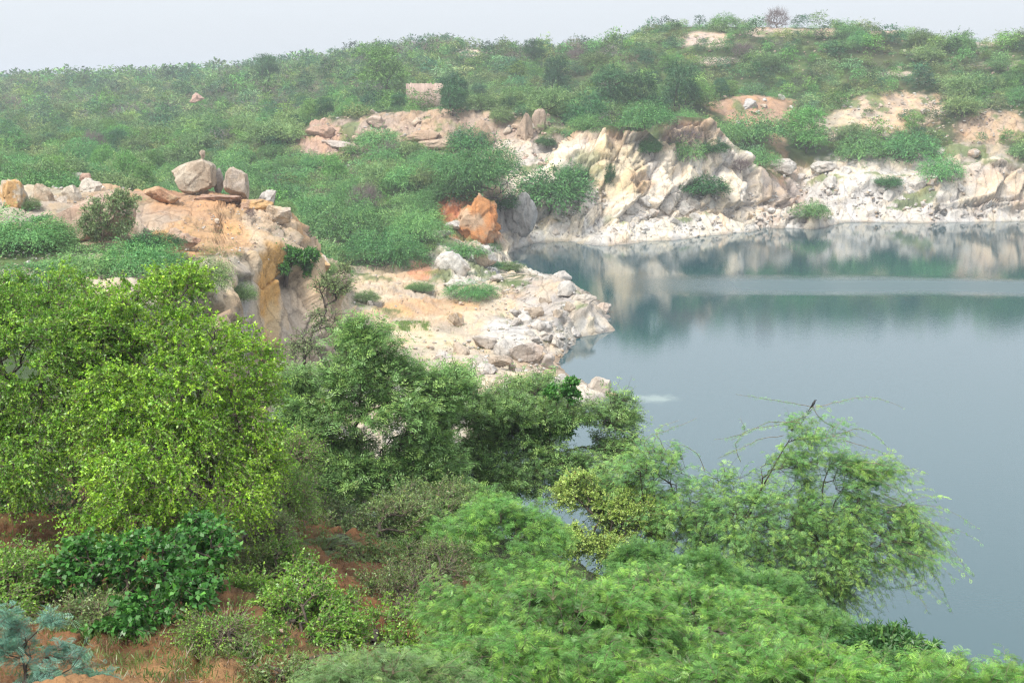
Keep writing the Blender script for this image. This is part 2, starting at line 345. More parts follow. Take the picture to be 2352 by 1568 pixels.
    for (a, d, z) in P:
        k = (round(a, 5), round(math.log(d), 5))
        if k not in seen: seen[k] = len(pts2); pts2.append(Vector((a, math.log(d)))); zs.append(z)
        rem.append(seen[k])
    ed = [(rem[i], rem[j]) for i, j in E if rem[i] != rem[j]]
    vs, es, fs, ov, oe, of = delaunay_2d_cdt(pts2, ed, [], 0, 1e-6)
    z2 = []
    for i, v in enumerate(vs):
        if ov[i]: z2.append(zs[ov[i][0]])
        else:
            dd = sorted(((v - p).length, zz) for p, zz in zip(pts2, zs))[:2]; z2.append((dd[0][1] + dd[1][1]) / 2)
    # ---- sample on a fan grid
    aa = np.concatenate([np.linspace(-.78, -.47, 50)[:-1], np.linspace(-.47, .47, 880), np.linspace(.47, .78, 50)[1:]])
    dd = np.concatenate([np.geomspace(.8, 60, 260)[:-1], np.arange(60, 345, .33), np.arange(345, 640, 1.2), np.geomspace(640, 9000, 130)])
    ld = np.log(dd)
    H = np.full((len(aa), len(dd)), np.nan)
    for f in fs:
        for t in range(1, len(f) - 1):
            i0, i1, i2 = f[0], f[t], f[t + 1]
            (x0, y0), (x1, y1), (x2, y2) = vs[i0], vs[i1], vs[i2]
            ia0, ia1 = np.searchsorted(aa, min(x0, x1, x2) - 1e-6), np.searchsorted(aa, max(x0, x1, x2) + 1e-6)
            id0, id1 = np.searchsorted(ld, min(y0, y1, y2) - 1e-6), np.searchsorted(ld, max(y0, y1, y2) + 1e-6)
            if ia1 <= ia0 or id1 <= id0: continue
            A, D = np.meshgrid(aa[ia0:ia1], ld[id0:id1], indexing='ij')
            den = (y1 - y2) * (x0 - x2) + (x2 - x1) * (y0 - y2)
            if abs(den) < 1e-14: continue
            w0 = ((y1 - y2) * (A - x2) + (x2 - x1) * (D - y2)) / den; w1 = ((y2 - y0) * (A - x2) + (x0 - x2) * (D - y2)) / den; w2 = 1 - w0 - w1
            m = (w0 > -1e-4) & (w1 > -1e-4) & (w2 > -1e-4)
            sub = H[ia0:ia1, id0:id1]; sub[m] = (w0 * z2[i0] + w1 * z2[i1] + w2 * z2[i2])[m]
    # fill any gaps
    for j in range(H.shape[1]):
        col = H[:, j]; bad = np.isnan(col)
        if bad.any() and (~bad).any(): col[bad] = np.interp(aa[bad], aa[~bad], col[~bad])
    # gentle smoothing
    for _ in range(3):
        H[1:-1] = .25 * H[:-2] + .5 * H[1:-1] + .25 * H[2:]
        H[:, 1:-1] = .25 * H[:, :-2] + .5 * H[:, 1:-1] + .25 * H[:, 2:]
    j0, j1 = np.searchsorted(dd, 84), np.searchsorted(dd, 142)
    S = H[:, j0:j1]
    for _ in range(14):
        S[1:-1] = .25 * S[:-2] + .5 * S[1:-1] + .25 * S[2:]
        S[:, 1:-1] = .25 * S[:, :-2] + .5 * S[:, 1:-1] + .25 * S[:, 2:]
    return aa, dd, H
AA, DD, HH = build_height()
def hgt(X, Y):
    """terrain height at world x,y (arrays or floats)"""
    X = np.atleast_1d(np.asarray(X, float)); Y = np.atleast_1d(np.asarray(Y, float))
    a = np.clip(X / Y, AA[0], AA[-1]); y = np.clip(Y, DD[0], DD[-1])
    i = np.clip(np.searchsorted(AA, a) - 1, 0, len(AA) - 2); j = np.clip(np.searchsorted(DD, y) - 1, 0, len(DD) - 2)
    ta = (a - AA[i]) / (AA[i + 1] - AA[i]); td = (y - DD[j]) / (DD[j + 1] - DD[j])
    return (HH[i, j] * (1 - ta) * (1 - td) + HH[i + 1, j] * ta * (1 - td) + HH[i, j + 1] * (1 - ta) * td + HH[i + 1, j + 1] * ta * td)
# ------------------------------------------------------------------ the ground sheet
NR = 1380
WHITE = (.66, .61, .54); TAN = (.45, .35, .26); ORANGE = (.60, .30, .11); SOIL = (.19, .095, .042); GRASS = (.06, .095, .035)
PINK = (.50, .37, .31); SAND = (.66, .54, .40); GREY = (.50, .47, .43); RUST = (.52, .20, .07); BROWN = (.30, .20, .13); OCHRE = (.64, .37, .13)
# geology: (x, v, dmin, dmax, rx, rv, colour, how stony 0..1, strength)
PAINT = [
 (500, 500, 95, 137, 230, 95, (.62, .38, .20), .5, 1), (250, 480, 95, 137, 200, 70, (.56, .42, .30), .8, 1), (430, 450, 100, 136, 150, 45, (.55, .33, .19), .7, .9), (620, 520, 95, 136, 60, 70, SAND, .7, .6),
 (500, 640, 70, 112, 110, 60, SAND, .8, .9), (300, 640, 60, 100, 330, 60, (.60, .52, .42), .8, .9), (80, 450, 100, 136, 190, 60, (.56, .48, .38), .9, .9), (220, 480, 95, 136, 120, 55, TAN, .6, .7),
 (640, 700, 85, 124, 130, 170, (.52, .43, .33), 1, 1), (740, 620, 118, 140, 70, 70, (.58, .45, .32), 1, .8), (622, 650, 92, 124, 42, 100, OCHRE, 1, 1), (632, 770, 90, 118, 26, 90, (.66, .46, .24), 1, .9), (680, 700, 95, 126, 40, 130, (.62, .49, .36), 1, .9), (565, 760, 80, 112, 40, 130, (.56, .50, .44), 1, .8),
 (1000, 720, 95, 185, 260, 130, SAND, .45, 1), (930, 660, 120, 172, 150, 50, (.62, .50, .38), .6, .8), (990, 705, 125, 165, 120, 26, (.66, .42, .25), .4, .75), (900, 715, 125, 165, 60, 22, (.66, .42, .22), .3, .7),
 (960, 780, 120, 150, 110, 32, (.72, .60, .42), .05, .9), (1190, 760, 120, 160, 90, 50, (.70, .65, .59), .6, .9), (1290, 690, 130, 175, 130, 66, (.54, .475, .41), 1, 1), (1250, 840, 105, 135, 110, 30, (.68, .48, .30), .6, .7),
 (1100, 860, 100, 135, 150, 50, (.64, .55, .44), .9, .9), (900, 960, 90, 120, 300, 60, (.60, .55, .48), 1, .9), (965, 620, 140, 185, 30, 28, (.62, .32, .20), .3, .9), (1070, 600, 150, 215, 80, 60, (.62, .60, .56), 1, .9),
 (1085, 500, 195, 216, 75, 62, (.62, .31, .15), 1, 1), (1030, 480, 195, 218, 25, 40, (.58, .22, .12), 1, .9), (1190, 480, 210, 245, 50, 70, (.42, .39, .37), 1, 1),
 (1500, 430, 222, 275, 420, 130, (.76, .67, .57), 1, 1), (1430, 390, 236, 262, 70, 80, (.64, .52, .34), 1, .8), (1470, 420, 236, 262, 40, 30, (.55, .36, .22), 1, .6),
 (1500, 530, 222, 262, 420, 34, (.66, .62, .56), 1, .6), (1350, 345, 246, 285, 80, 40, (.55, .45, .35), 1, .7),
 (1000, 305, 256, 292, 320, 60, (.44, .33, .25), 1, 1), (740, 320, 258, 292, 75, 50, (.44, .30, .23), 1, 1), (930, 330, 256, 292, 90, 40, (.50, .37, .26), 1, .7), (1180, 360, 246, 270, 120, 50, (.58, .50, .42), 1, .9),
 (1040, 248, 284, 312, 130, 10, (.12, .19, .06), 0, 1),
 (2100, 440, 255, 296, 330, 90, (.64, .58, .51), 1, 1), (2100, 492, 255, 280, 400, 22, (.62, .57, .51), 1, .6), (2250, 370, 260, 300, 110, 60, (.56, .47, .38), 1, .7), (1790, 440, 258, 290, 60, 90, (.50, .40, .33), 1, .9), (1775, 370, 270, 300, 40, 60, (.50, .33, .22), 1, .7),
 (1740, 250, 296, 325, 110, 45, (.48, .30, .20), .9, .9), (2060, 258, 296, 335, 145, 50, (.56, .42, .30), .7, 1), (2280, 298, 288, 312, 100, 44, (.50, .37, .26), 1, 1), (1940, 290, 296, 320, 90, 40, (.56, .46, .34), .8, .8),
 (1620, 90, 350, 470, 70, 22, (.60, .46, .38), .7, .9), (1780, 75, 350, 470, 90, 12, (.60, .46, .38), .7, .8), (1890, 74, 350, 470, 50, 9, (.64, .44, .36), .8, .9), (2030, 74, 350, 470, 50, 7, (.64, .44, .36), .8, .9),
 (2130, 120, 320, 420, 60, 8, (.56, .47, .43), .8, .7), (2050, 170, 320, 420, 50, 8, (.60, .48, .42), .8, .8), (2250, 100, 320, 420, 60, 10, (.6, .46, .4), .8, .8), (1640, 140, 330, 430, 60, 10, (.56, .45, .4), .8, .7), (2300, 150, 320, 420, 80, 10, (.56, .45, .4), .8, .6),
 (1120, 112, 420, 600, 60, 12, (.62, .47, .4), .8, .9), (1080, 122, 420, 600, 30, 8, (.62, .5, .42), .8, .9), (450, 172, 560, 900, 90, 8, (.64, .52, .45), .8, 1), (300, 170, 560, 900, 60, 4, (.64, .52, .45), .8, .6),
 (270, 300, 200, 420, 60, 10, (.45, .26, .15), .3, .9),
 # foreground soil
 (300, 1420, 4, 34, 1000, 330, SOIL, .12, 1), (150, 1300, 4, 34, 260, 160, (.20, .095, .04), .1, .7), (430, 1560, 4, 20, 330, 70, (.36, .20, .09), .1, .8), (600, 1400, 8, 30, 160, 120, (.20, .11, .055), .2, .6),
]
def ground_colour(X, Y, Z, steep):
    x, v = proj(X, Y, Z)
    n = fbm(X * .09, Y * .09, Z * .09, 3, 4); nf = fbm(X * .6, Y * .6, Z * .6, 9, 3)
    c = np.empty((len(X), 3)); c[:] = np.array(GRASS)
    g2 = smooth(-.2, .6, n)[:, None]; c = c * (1 - g2) + np.array((.085, .10, .045)) * g2
    rocky = np.zeros(len(X))
    # anything steep or at the waterline is bare stone
    st = smooth(.75, 1.3, steep) * (Y > 60) * (1 - smooth(302, 314, Y))
    c = c * (1 - st[:, None]) + np.array(TAN) * st[:, None]; rocky = np.maximum(rocky, st)
    lo = (1 - smooth(1.2, 3.4, Z + nf * 1.2)) * (Y > 85) * np.where(Y > 200, .75, 1)
    c = c * (1 - lo[:, None]) + np.array(WHITE) * lo[:, None]; rocky = np.maximum(rocky, lo)
    for (cx, cv, d0, d1, rx, rv, colr, stn, k) in PAINT:
        r = np.sqrt(((x - cx) / rx) ** 2 + ((v - cv) / rv) ** 2) + n * .22 + nf * .18
        m = (1 - smooth(.78, 1.08, r)) * ((Y > d0) & (Y < d1)) * k
        c = c * (1 - m[:, None]) + np.array(colr) * m[:, None]; rocky = rocky * (1 - m) + stn * m
    # damp dark tide line just above the water
    # patches of low green on stony flats
    gp = smooth(.25, .55, fbm(X * .22, Y * .22, Z * .22, 31, 4)) * (1 - smooth(.9, 1.5, steep)) * (Z > 2.4) * (Y > 60) * .8
    gp = gp * np.where((Y > 95) & (Y < 137) & (x < 760), .2, 1)
    c = c * (1 - gp[:, None]) + np.array((.13, .19, .06)) * gp[:, None]
    gn = smooth(.15, .6, fbm(X * .8, Y * .8, Z * .8, 41, 4)) * (Y < 40) * .35
    c = c * (1 - gn[:, None]) + np.array((.10, .11, .04)) * gn[:, None]
    lt = smooth(.0, .7, fbm(X * 2.2, Y * 2.2, Z * 2.2, 43, 4)) * (Y < 40) * .55
    c = c * (1 - lt[:, None] * .6)
    wet = (1 - smooth(.05, .5, Z + nf * .15))[:, None]
    c = c * (1 - wet * .45)
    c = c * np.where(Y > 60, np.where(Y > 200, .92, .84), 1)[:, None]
    bed = (Z < -.4)[:, None]
    c = np.where(bed, np.array((.10, .13, .10)), c)
    return c, rocky

def build_ground():
    na = len(AA)
    pos = np.empty((na, NR, 3))
    for i in range(na):
        z = HH[i]; d = DD
        dz = np.diff(z); dx = np.diff(d); dm = .5 * (d[1:] + d[:-1])
        w = np.sqrt(dz ** 2 + (np.where(dm < 60, .16, .17) * dx) ** 2) / (dm + 8); w = np.where((dz < -.25 * dx) & (dm > 45), w * .35, w); w = np.where(z[1:] < -.8, w * .15, w) + 1e-6
        w = np.where(dm > 600, w * .5, w)
        s = np.concatenate([[0], np.cumsum(w)]); t = np.linspace(0, s[-1], NR)
        dn = np.interp(t, s, d); pos[i, :, 1] = dn; pos[i, :, 2] = np.interp(dn, d, z); pos[i, :, 0] = AA[i] * dn
    # keep rows of neighbouring columns lined up
    ys = pos[:, :, 1].copy()
    for _ in range(12): ys[1:-1] = .25 * ys[:-2] + .5 * ys[1:-1] + .25 * ys[2:]
    pos[:, :, 1] = ys
    for i in range(na):
        pos[i, :, 2] = np.interp(ys[i], DD, HH[i]); pos[i, :, 0] = AA[i] * ys[i]
    du = np.gradient(pos, axis=0); dv = np.gradient(pos, axis=1)
    nrm = np.cross(du, dv); nrm /= np.linalg.norm(nrm, axis=2, keepdims=True) + 1e-9
    nrm = nrm * np.sign(nrm[:, :, 2:3] + 1e-6)
    for _ in range(4):
        nrm[1:-1] = (nrm[:-2] + nrm[1:-1] + nrm[2:]) / 3; nrm[:, 1:-1] = (nrm[:, :-2] + nrm[:, 1:-1] + nrm[:, 2:]) / 3
    nrm /= np.linalg.norm(nrm, axis=2, keepdims=True)
    p = pos.reshape(-1, 3).copy(); n = nrm.reshape(-1, 3)
    X, Y, Z = p[:, 0], p[:, 1], p[:, 2]
    steep = np.sqrt(1 - np.clip(n[:, 2], 0, 1) ** 2) / np.clip(n[:, 2], .05, 1)
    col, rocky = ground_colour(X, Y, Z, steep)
    # rock relief
    disp = np.zeros(len(p))
    m = (rocky > .05) & (Y > 55) & (Y < 480) & (Z > -2.5)
    mx, my, mz = X[m], Y[m], Z[m]
    # strata lean to one side
    lean = np.where((my > 252) & (my < 296) & (mx < -8), -1.0, 1.0)            # the brown cliff's beds dip the other way
    ax = mx * .55 * lean + mz * .83; az = -mx * .83 * lean + mz * .55
    lowz = smooth(2.0, 5.0, mz)                                                # long slabs high up, blocks low down
    wx = fbm(mx * .12, my * .12, mz * .12, 71, 2) * .8
    nr_ = my < 150
    f1, e1 = facets(ax * np.where(nr_, .10, .15 - .07 * lowz) + wx * .4, my * .12, az * .21 + wx * .4, 5)
    f2, e2 = facets(np.where(nr_, mx * .62, ax * .24) + wx * .5, my * .34, np.where(nr_, mz * .20, az * .58) - wx * .5, 15)
    f3, e3 = facets(ax * 1.15 + wx, my * 1.1, az * 1.7, 25)
    rough = smooth(-.35, .45, fbm(mx * .06, my * .06, mz * .06, 91, 3))       # rubble here, smooth slabs there
    amp = smooth(1.0, 4.5, np.abs(mz)) * .6 + .4
    big = smooth(.5, 1.6, steep[m])
    dm = f1 * (.5 + 2.0 * big) * amp + f2 * (.14 + .5 * rough) * (.65 + .4 * big) + f3 * (.03 + .13 * rough) - (1 - smooth(0, .05, e1)) * .8 * (.2 + big) - (1 - smooth(0, .07, e2)) * .40 * (rough + .3)
    dm = dm + fbm(mx * .3, my * .3, mz * .3, 51, 4) * .30
    dm = dm * np.where(my < 150, .72, 1.0)
    disp[m] = dm * rocky[m] * (1 - .5 * smooth(290, 300, my))
    disp += fbm(X * .25, Y * .25, Z * .25, 61, 4) * np.where(Y < 55, .16, .3) * (Z > -1)
    nearm = Y < 40
    disp[nearm] += fbm(X[nearm] * 1.6, Y[nearm] * 1.6, Z[nearm] * 1.6, 66, 5, .6) * .12 - np.clip(np.abs(fbm(X[nearm] * .9, Y[nearm] * .35, 0 * Z[nearm], 67, 3)) * -1 + .25, 0, 1) * .7
    farm = Y > 640; disp[farm] *= 0
    # never bury the shore
    shore = smooth(-.2, 1.2, np.abs(Z)); disp *= .35 + .65 * shore
    p2 = p + n * disp[:, None]
    # colour variation by block
    cv = np.ones(len(p)); cv[m] = 1 + f1 * .14 + f2 * .10 + f3 * .05 - (1 - smooth(0, .04, e2)) * .12 * rough
    col = col * cv[:, None]
    warm = np.zeros(len(p)); warm[m] = np.clip(f2 * .5 + f1 * .35, -.35, .5)
    col[:, 2] *= 1 - warm * .35; col[:, 1] *= 1 - warm * .12
    idx = np.arange(na * NR).reshape(na, NR)
    q = np.stack([idx[:-1, :-1], idx[1:, :-1], idx[1:, 1:], idx[:-1, 1:]], -1).reshape(-1, 4)
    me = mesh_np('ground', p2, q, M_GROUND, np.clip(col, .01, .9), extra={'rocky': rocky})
    # ground behind the camera closes the sheet
    obj('ground', me, kind='structure')
    return p2.reshape(na, NR, 3)
GP = build_ground()

# the land the photographer stands on carries on behind
def build_back():
    xs = np.linspace(-60, 60, 40); ys = np.linspace(-60, .9, 30)
    X, Y = np.meshgrid(xs, ys, indexing='ij'); Z = 28.2 + fbm(X * .1, Y * .1, 0 * X, 8, 3) * .5 - np.clip(Y + 6, 0, 7) * .02 - .02 * np.abs(X)
    keep = np.abs(X) < 200
    Z = Z - smooth(-3, .9, Y) * (1.2 * smooth(.5, 8, np.abs(X)) + .35)
    v = np.stack([X, Y, Z], -1).reshape(-1, 3); idx = np.arange(v.shape[0]).reshape(len(xs), len(ys))
    q = np.stack([idx[:-1, :-1], idx[1:, :-1], idx[1:, 1:], idx[:-1, 1:]], -1).reshape(-1, 4)
    c = np.tile(np.array(SOIL), (len(v), 1))
    obj('ground_behind', mesh_np('ground_behind', v, q, M_GROUND, c, True, {'rocky': np.zeros(len(v))}), kind='structure')
build_back()

# ------------------------------------------------------------------ water
def build_water():
    m, ns, ln = new_mat('lake_water')
    out = N(ns, 'ShaderNodeOutputMaterial'); bs = N(ns, 'ShaderNodeBsdfPrincipled')
    bs.inputs['Base Color'].default_value = (.035, .105, .125, 1); bs.inputs['IOR'].default_value = 1.62
    geo = N(ns, 'ShaderNodeNewGeometry'); sx = N(ns, 'ShaderNodeSeparateXYZ'); ln.new(geo.outputs['Position'], sx.inputs[0])
    # wind band across the lake, slightly slanted, edges broken by noise
    nb = N(ns, 'ShaderNodeTexNoise'); nb.inputs['Scale'].default_value = .035; nb.inputs['Detail'].default_value = 4
    mpb = N(ns, 'ShaderNodeMapping'); mpb.inputs['Scale'].default_value = (.35, 1.5, 1); ln.new(geo.outputs['Position'], mpb.inputs[0]); ln.new(mpb.outputs[0], nb.inputs['Vector'])
    yy = N(ns, 'ShaderNodeMath', operation='MULTIPLY_ADD'); yy.inputs[1].default_value = .10; ln.new(sx.outputs['X'], yy.inputs[0]); ln.new(sx.outputs['Y'], yy.inputs[2])
    y2 = N(ns, 'ShaderNodeMath', operation='MULTIPLY_ADD'); y2.inputs[1].default_value = 26; ln.new(nb.outputs['Fac'], y2.inputs[0]); ln.new(yy.outputs[0], y2.inputs[2])
    sub = N(ns, 'ShaderNodeMath', operation='SUBTRACT'); sub.inputs[1].default_value = 198; ln.new(y2.outputs[0], sub.inputs[0])
    ab = N(ns, 'ShaderNodeMath', operation='ABSOLUTE'); ln.new(sub.outputs[0], ab.inputs[0])
    bd = N(ns, 'ShaderNodeMapRange'); bd.interpolation_type = 'SMOOTHSTEP'; bd.inputs[1].default_value = 2.5; bd.inputs[2].default_value = 11; bd.inputs[3].default_value = 1; bd.inputs[4].default_value = 0
    ln.new(ab.outputs[0], bd.inputs[0])
    bx = N(ns, 'ShaderNodeMapRange'); bx.interpolation_type = 'SMOOTHSTEP'; bx.inputs[1].default_value = 8; bx.inputs[2].default_value = 40; ln.new(sx.outputs['X'], bx.inputs[0])
    band = N(ns, 'ShaderNodeMath', operation='MULTIPLY'); ln.new(bd.outputs[0], band.inputs[0]); ln.new(bx.outputs[0], band.inputs[1])
    rr = N(ns, 'ShaderNodeMapRange'); rr.inputs[3].default_value = .012; rr.inputs[4].default_value = .32; ln.new(band.outputs[0], rr.inputs[0]); ln.new(rr.outputs[0], bs.inputs['Roughness'])
    mp = N(ns, 'ShaderNodeMapping'); mp.inputs['Scale'].default_value = (1.0, 2.2, 1); ln.new(geo.outputs['Position'], mp.inputs[0])
    n1 = N(ns, 'ShaderNodeTexNoise'); n1.inputs['Scale'].default_value = 1.6; n1.inputs['Detail'].default_value = 4; ln.new(mp.outputs[0], n1.inputs['Vector'])
    st = N(ns, 'ShaderNodeMapRange'); st.inputs[3].default_value = .019; st.inputs[4].default_value = .22; ln.new(band.outputs[0], st.inputs[0])
    bp = N(ns, 'ShaderNodeBump'); bp.inputs['Distance'].default_value = .25; ln.new(st.outputs[0], bp.inputs['Strength']); ln.new(n1.outputs['Fac'], bp.inputs['Height'])
    ln.new(bp.outputs[0], bs.inputs['Normal'])
    # shallows pale where stone lies just under the surface, off the tip boulder
    c0 = W(1500, 915, z=0)
    vs_ = N(ns, 'ShaderNodeVectorMath', operation='SUBTRACT'); vs_.inputs[1].default_value = (c0.x, c0.y, 0); ln.new(geo.outputs['Position'], vs_.inputs[0])
    ms = N(ns, 'ShaderNodeVectorMath', operation='MULTIPLY'); ms.inputs[1].default_value = (.28, .42, 0); ln.new(vs_.outputs[0], ms.inputs[0])
    le = N(ns, 'ShaderNodeVectorMath', operation='LENGTH'); ln.new(ms.outputs[0], le.inputs[0])
    nn = N(ns, 'ShaderNodeTexNoise'); nn.inputs['Scale'].default_value = .9; nn.inputs['Detail'].default_value = 4; ln.new(geo.outputs['Position'], nn.inputs['Vector'])
    la = N(ns, 'ShaderNodeMath', operation='ADD'); ln.new(le.outputs['Value'], la.inputs[0]); ln.new(nn.outputs['Fac'], la.inputs[1])
    lr = N(ns, 'ShaderNodeMapRange'); lr.interpolation_type = 'SMOOTHSTEP'; lr.inputs[1].default_value = .55; lr.inputs[2].default_value = 1.4; lr.inputs[3].default_value = .32; lr.inputs[4].default_value = 0
    ln.new(la.outputs[0], lr.inputs[0])
    mc = N(ns, 'ShaderNodeMixRGB'); mc.inputs[1].default_value = WATER_C; mc.inputs[2].default_value = (.42, .50, .42, 1); ln.new(lr.outputs[0], mc.inputs[0]); ln.new(mc.outputs[0], bs.inputs['Base Color'])
    ln.new(bs.outputs[0], out.inputs[0])
    v = [(-60, 40, 0), (420, 30, 0), (420, 300, 0), (-60, 300, 0)]
    obj('water', mesh_np('water', v, [[0, 1, 2, 3]], m), kind='structure')
WATER_C = (.03, .078, .092, 1)
build_water()

# ------------------------------------------------------------------ haze
def build_haze(dens=.00042):
    m, ns, ln = new_mat('haze_air')
    out = N(ns, 'ShaderNodeOutputMaterial'); pv = N(ns, 'ShaderNodeVolumePrincipled')
    pv.inputs['Color'].default_value = (.88, .93, 1, 1); pv.inputs['Density'].default_value = dens; pv.inputs['Anisotropy'].default_value = .2
    ln.new(pv.outputs[0], out.inputs['Volume'])
    x0, x1, y0, y1, z0, z1 = -7400, 7400, -75, 9100, -6, 62
    v = [(x0, y0, z0), (x1, y0, z0), (x1, y1, z0), (x0, y1, z0), (x0, y0, z1), (x1, y0, z1), (x1, y1, z1), (x0, y1, z1)]
    f = [(0, 3, 2, 1), (4, 5, 6, 7), (0, 1, 5, 4), (1, 2, 6, 5), (2, 3, 7, 6), (3, 0, 4, 7)]
    obj('haze', mesh_np('haze', v, f, m), kind='stuff', label='pale grey haze lying over the lake and hills')
build_haze()
# ================================================================== PLANTS
def unit(v):
    return v / (np.linalg.norm(v, axis=-1, keepdims=True) + 1e-9)
def rdir(r, n): return unit(r.normal(size=(n, 3)))
def cards(P, D, L, Wd, r, nrm=None, tilt=.6):
    """pointed leaf blades: base, two shoulders, tip. returns verts (n,4,3)"""
    n = len(P); D = unit(D)
    if nrm is None: nrm = rdir(r, n)
    nn = unit(nrm + tilt * r.normal(size=(n, 3)))
    S = unit(np.cross(D, nn))
    L = np.broadcast_to(L, (n,))[:, None]; Wd = np.broadcast_to(Wd, (n,))[:, None]
    up = np.cross(S, D)
    v0 = P; v1 = P + D * L * .42 + S * Wd * .5 + up * Wd * .12; v2 = P + D * L - up * L * .06; v3 = P + D * L * .42 - S * Wd * .5 + up * Wd * .12
    return np.stack([v0, v1, v2, v3], 1)
def cards_mesh(name, V, C, mat):
    n = len(V); f = np.arange(n * 4).reshape(n, 4)
    return mesh_np(name, V.reshape(-1, 3), f, mat, np.repeat(C, 4, axis=0))
def tubes(A, B, ra, rb, sides=4):
    """open tapered tubes for many segments at once"""
    n = len(A); D = unit(B - A); ref = np.where(np.abs(D[:, 2:3]) > .9, np.array([[1., 0, 0]]), np.array([[0, 0, 1.]]))
    S = unit(np.cross(D, ref)); T = np.cross(D, S)
    ang = np.arange(sides) * 2 * np.pi / sides
    ring = S[:, None, :] * np.cos(ang)[None, :, None] + T[:, None, :] * np.sin(ang)[None, :, None]
    va = A[:, None, :] + ring * ra[:, None, None]; vb = B[:, None, :] + ring * rb[:, None, None]
    V = np.concatenate([va, vb], 1).reshape(-1, 3); base = (np.arange(n) * 2 * sides)[:, None]
    fs = []
    for k in range(sides):
        k2 = (k + 1) % sides; fs.append(np.concatenate([base + k, base + k2, base + sides + k2, base + sides + k], 1))
    return V, np.concatenate(fs, 0)
def join_vf(lst):
    vs, fs, o = [], [], 0
    for v, f in lst: vs.append(v); fs.append(f + o); o += len(v)
    return np.concatenate(vs), np.concatenate(fs)

def skeleton(stems, lobes, n_t, r, k=.35, wob=.10, seg=.35, inner=.45, tip=.006, powr=2.45):
    """stems: list of polylines (each a list of xyz); lobes: list of (centre, radii, weight). Grows limbs towards points filling the lobes"""
    nodes = []; par = []; plen = []
    for st in stems:
        prev = -1 if not nodes else 0
        for i, p in enumerate(st):
            p = np.array(p, float)
            if i == 0 and nodes and np.linalg.norm(p - nodes[0]) < 1e-6: prev = 0; continue
            plen.append(0 if prev < 0 else plen[prev] + np.linalg.norm(p - nodes[prev])); nodes.append(p); par.append(prev); prev = len(nodes) - 1
    w_ = np.array([l[2] for l in lobes], float); w_ /= w_.sum()
    T = []
    for _ in range(n_t):
        c, rad, _w = lobes[r.choice(len(lobes), p=w_)]
        d = unit(r.normal(size=3)); rr = (inner + (1 - inner) * r.random() ** .7)
        T.append(np.array(c) + d * rr * np.array(rad))
    T = np.array(T); f0 = nodes[-1]
    T = T[np.argsort(np.linalg.norm(T - np.array(f0), axis=1))]
    tips = []
    cap = n_t * 14 + 100
    NA = np.zeros((cap, 3)); PL = np.zeros(cap); n = len(nodes); NA[:n] = nodes; PL[:n] = plen; par = par + [0] * (cap - n)
    for t in T:
        dist = np.linalg.norm(NA[:n] - t, axis=1)
        i = int(np.argmin(dist + k * PL[:n])); L = dist[i]
        m = max(1, min(10, int(math.ceil(L / seg))))
        a = NA[i].copy(); pdir = unit(NA[i] - NA[par[i]]) if par[i] >= 0 else np.array([0, 0, 1.])
        prev = i
        for s in range(1, m + 1):
            u = s / m
            p = a + (t - a) * u + pdir * L * .22 * math.sin(math.pi * u) + (r.normal(size=3) * wob * L / m * (s < m) * 2)
            if n >= cap: break
            NA[n] = p; par[n] = prev; PL[n] = PL[prev] + np.linalg.norm(p - NA[prev]); prev = n; n += 1
        tips.append(prev)
    par = np.array(par[:n]); NA = NA[:n]
    acc = np.zeros(n); acc[tips] += tip ** powr
    for i in range(n - 1, 0, -1):
        if acc[i] == 0: acc[i] = tip ** powr
        if par[i] >= 0: acc[par[i]] += acc[i]
    rad = acc ** (1 / powr)
    return NA, par, rad, np.array(tips)

def twigs_from(NA, par, rad, ids, r, n_per=3, length=(.35, .8), out=.6, droop=.25, up=.1, K=4, centre=None, rt=.004):
    """short shoots at the given nodes; returns sample polylines (M,K+1,3)"""
    ids = np.repeat(ids, n_per); P = NA[ids]
    pd = unit(P - NA[np.maximum(par[ids], 0)])
    cd = unit(P - centre) if centre is not None else pd
    D = unit(pd * .5 + cd * out + rdir(r, len(ids)) * .75 + np.array([0, 0, up]))
    L = r.uniform(length[0], length[1], len(ids))[:, None]
    t = np.linspace(0, 1, K + 1)
    curl = rdir(r, len(ids)) * .18
    pts = P[:, None, :] + D[:, None, :] * L[:, None, :] * t[None, :, None] + (np.array([0, 0, -droop]) + curl)[:, None, :] * (L * 1.0)[:, None, :] * (t ** 2)[None, :, None]
    return pts
def twig_tubes(pts, r0=.005, r1=.0015, sides=3):
    K = pts.shape[1] - 1; out = []
    for s in range(K):
        a = np.full(len(pts), r0 + (r1 - r0) * s / K); b = np.full(len(pts), r0 + (r1 - r0) * (s + 1) / K)
        out.append(tubes(pts[:, s], pts[:, s + 1], a, b, sides))
    return join_vf(out)
def leaves_on(pts, r, n_leaf, size, aspect, colf, spread=.9, up=.3, t0=.15, hang=0.0):
    M, K1, _ = pts.shape; K = K1 - 1
    ti = r.uniform(t0, 1, (M, n_leaf)) * K; s = np.minimum(ti.astype(int), K - 1); f = (ti - s)[..., None]
    mi = np.arange(M)[:, None]
    A = pts[mi, s]; B = pts[mi, s + 1]; P = (A + (B - A) * f).reshape(-1, 3); T = unit((B - A).reshape(-1, 3))
    n = len(P); D = unit(T * .6 + rdir(r, n) * spread + np.array([0, 0, -hang]))
    L = r.uniform(size[0], size[1], n); nrm = np.tile(np.array([0, 0, 1.]) * up, (n, 1)) + rdir(r, n) * .7
    tt = (ti / K).reshape(-1); tw = np.repeat(np.arange(M), n_leaf)
    return cards(P, D, L, L * aspect, r, nrm, .2), colf(P, tt, tw, M)
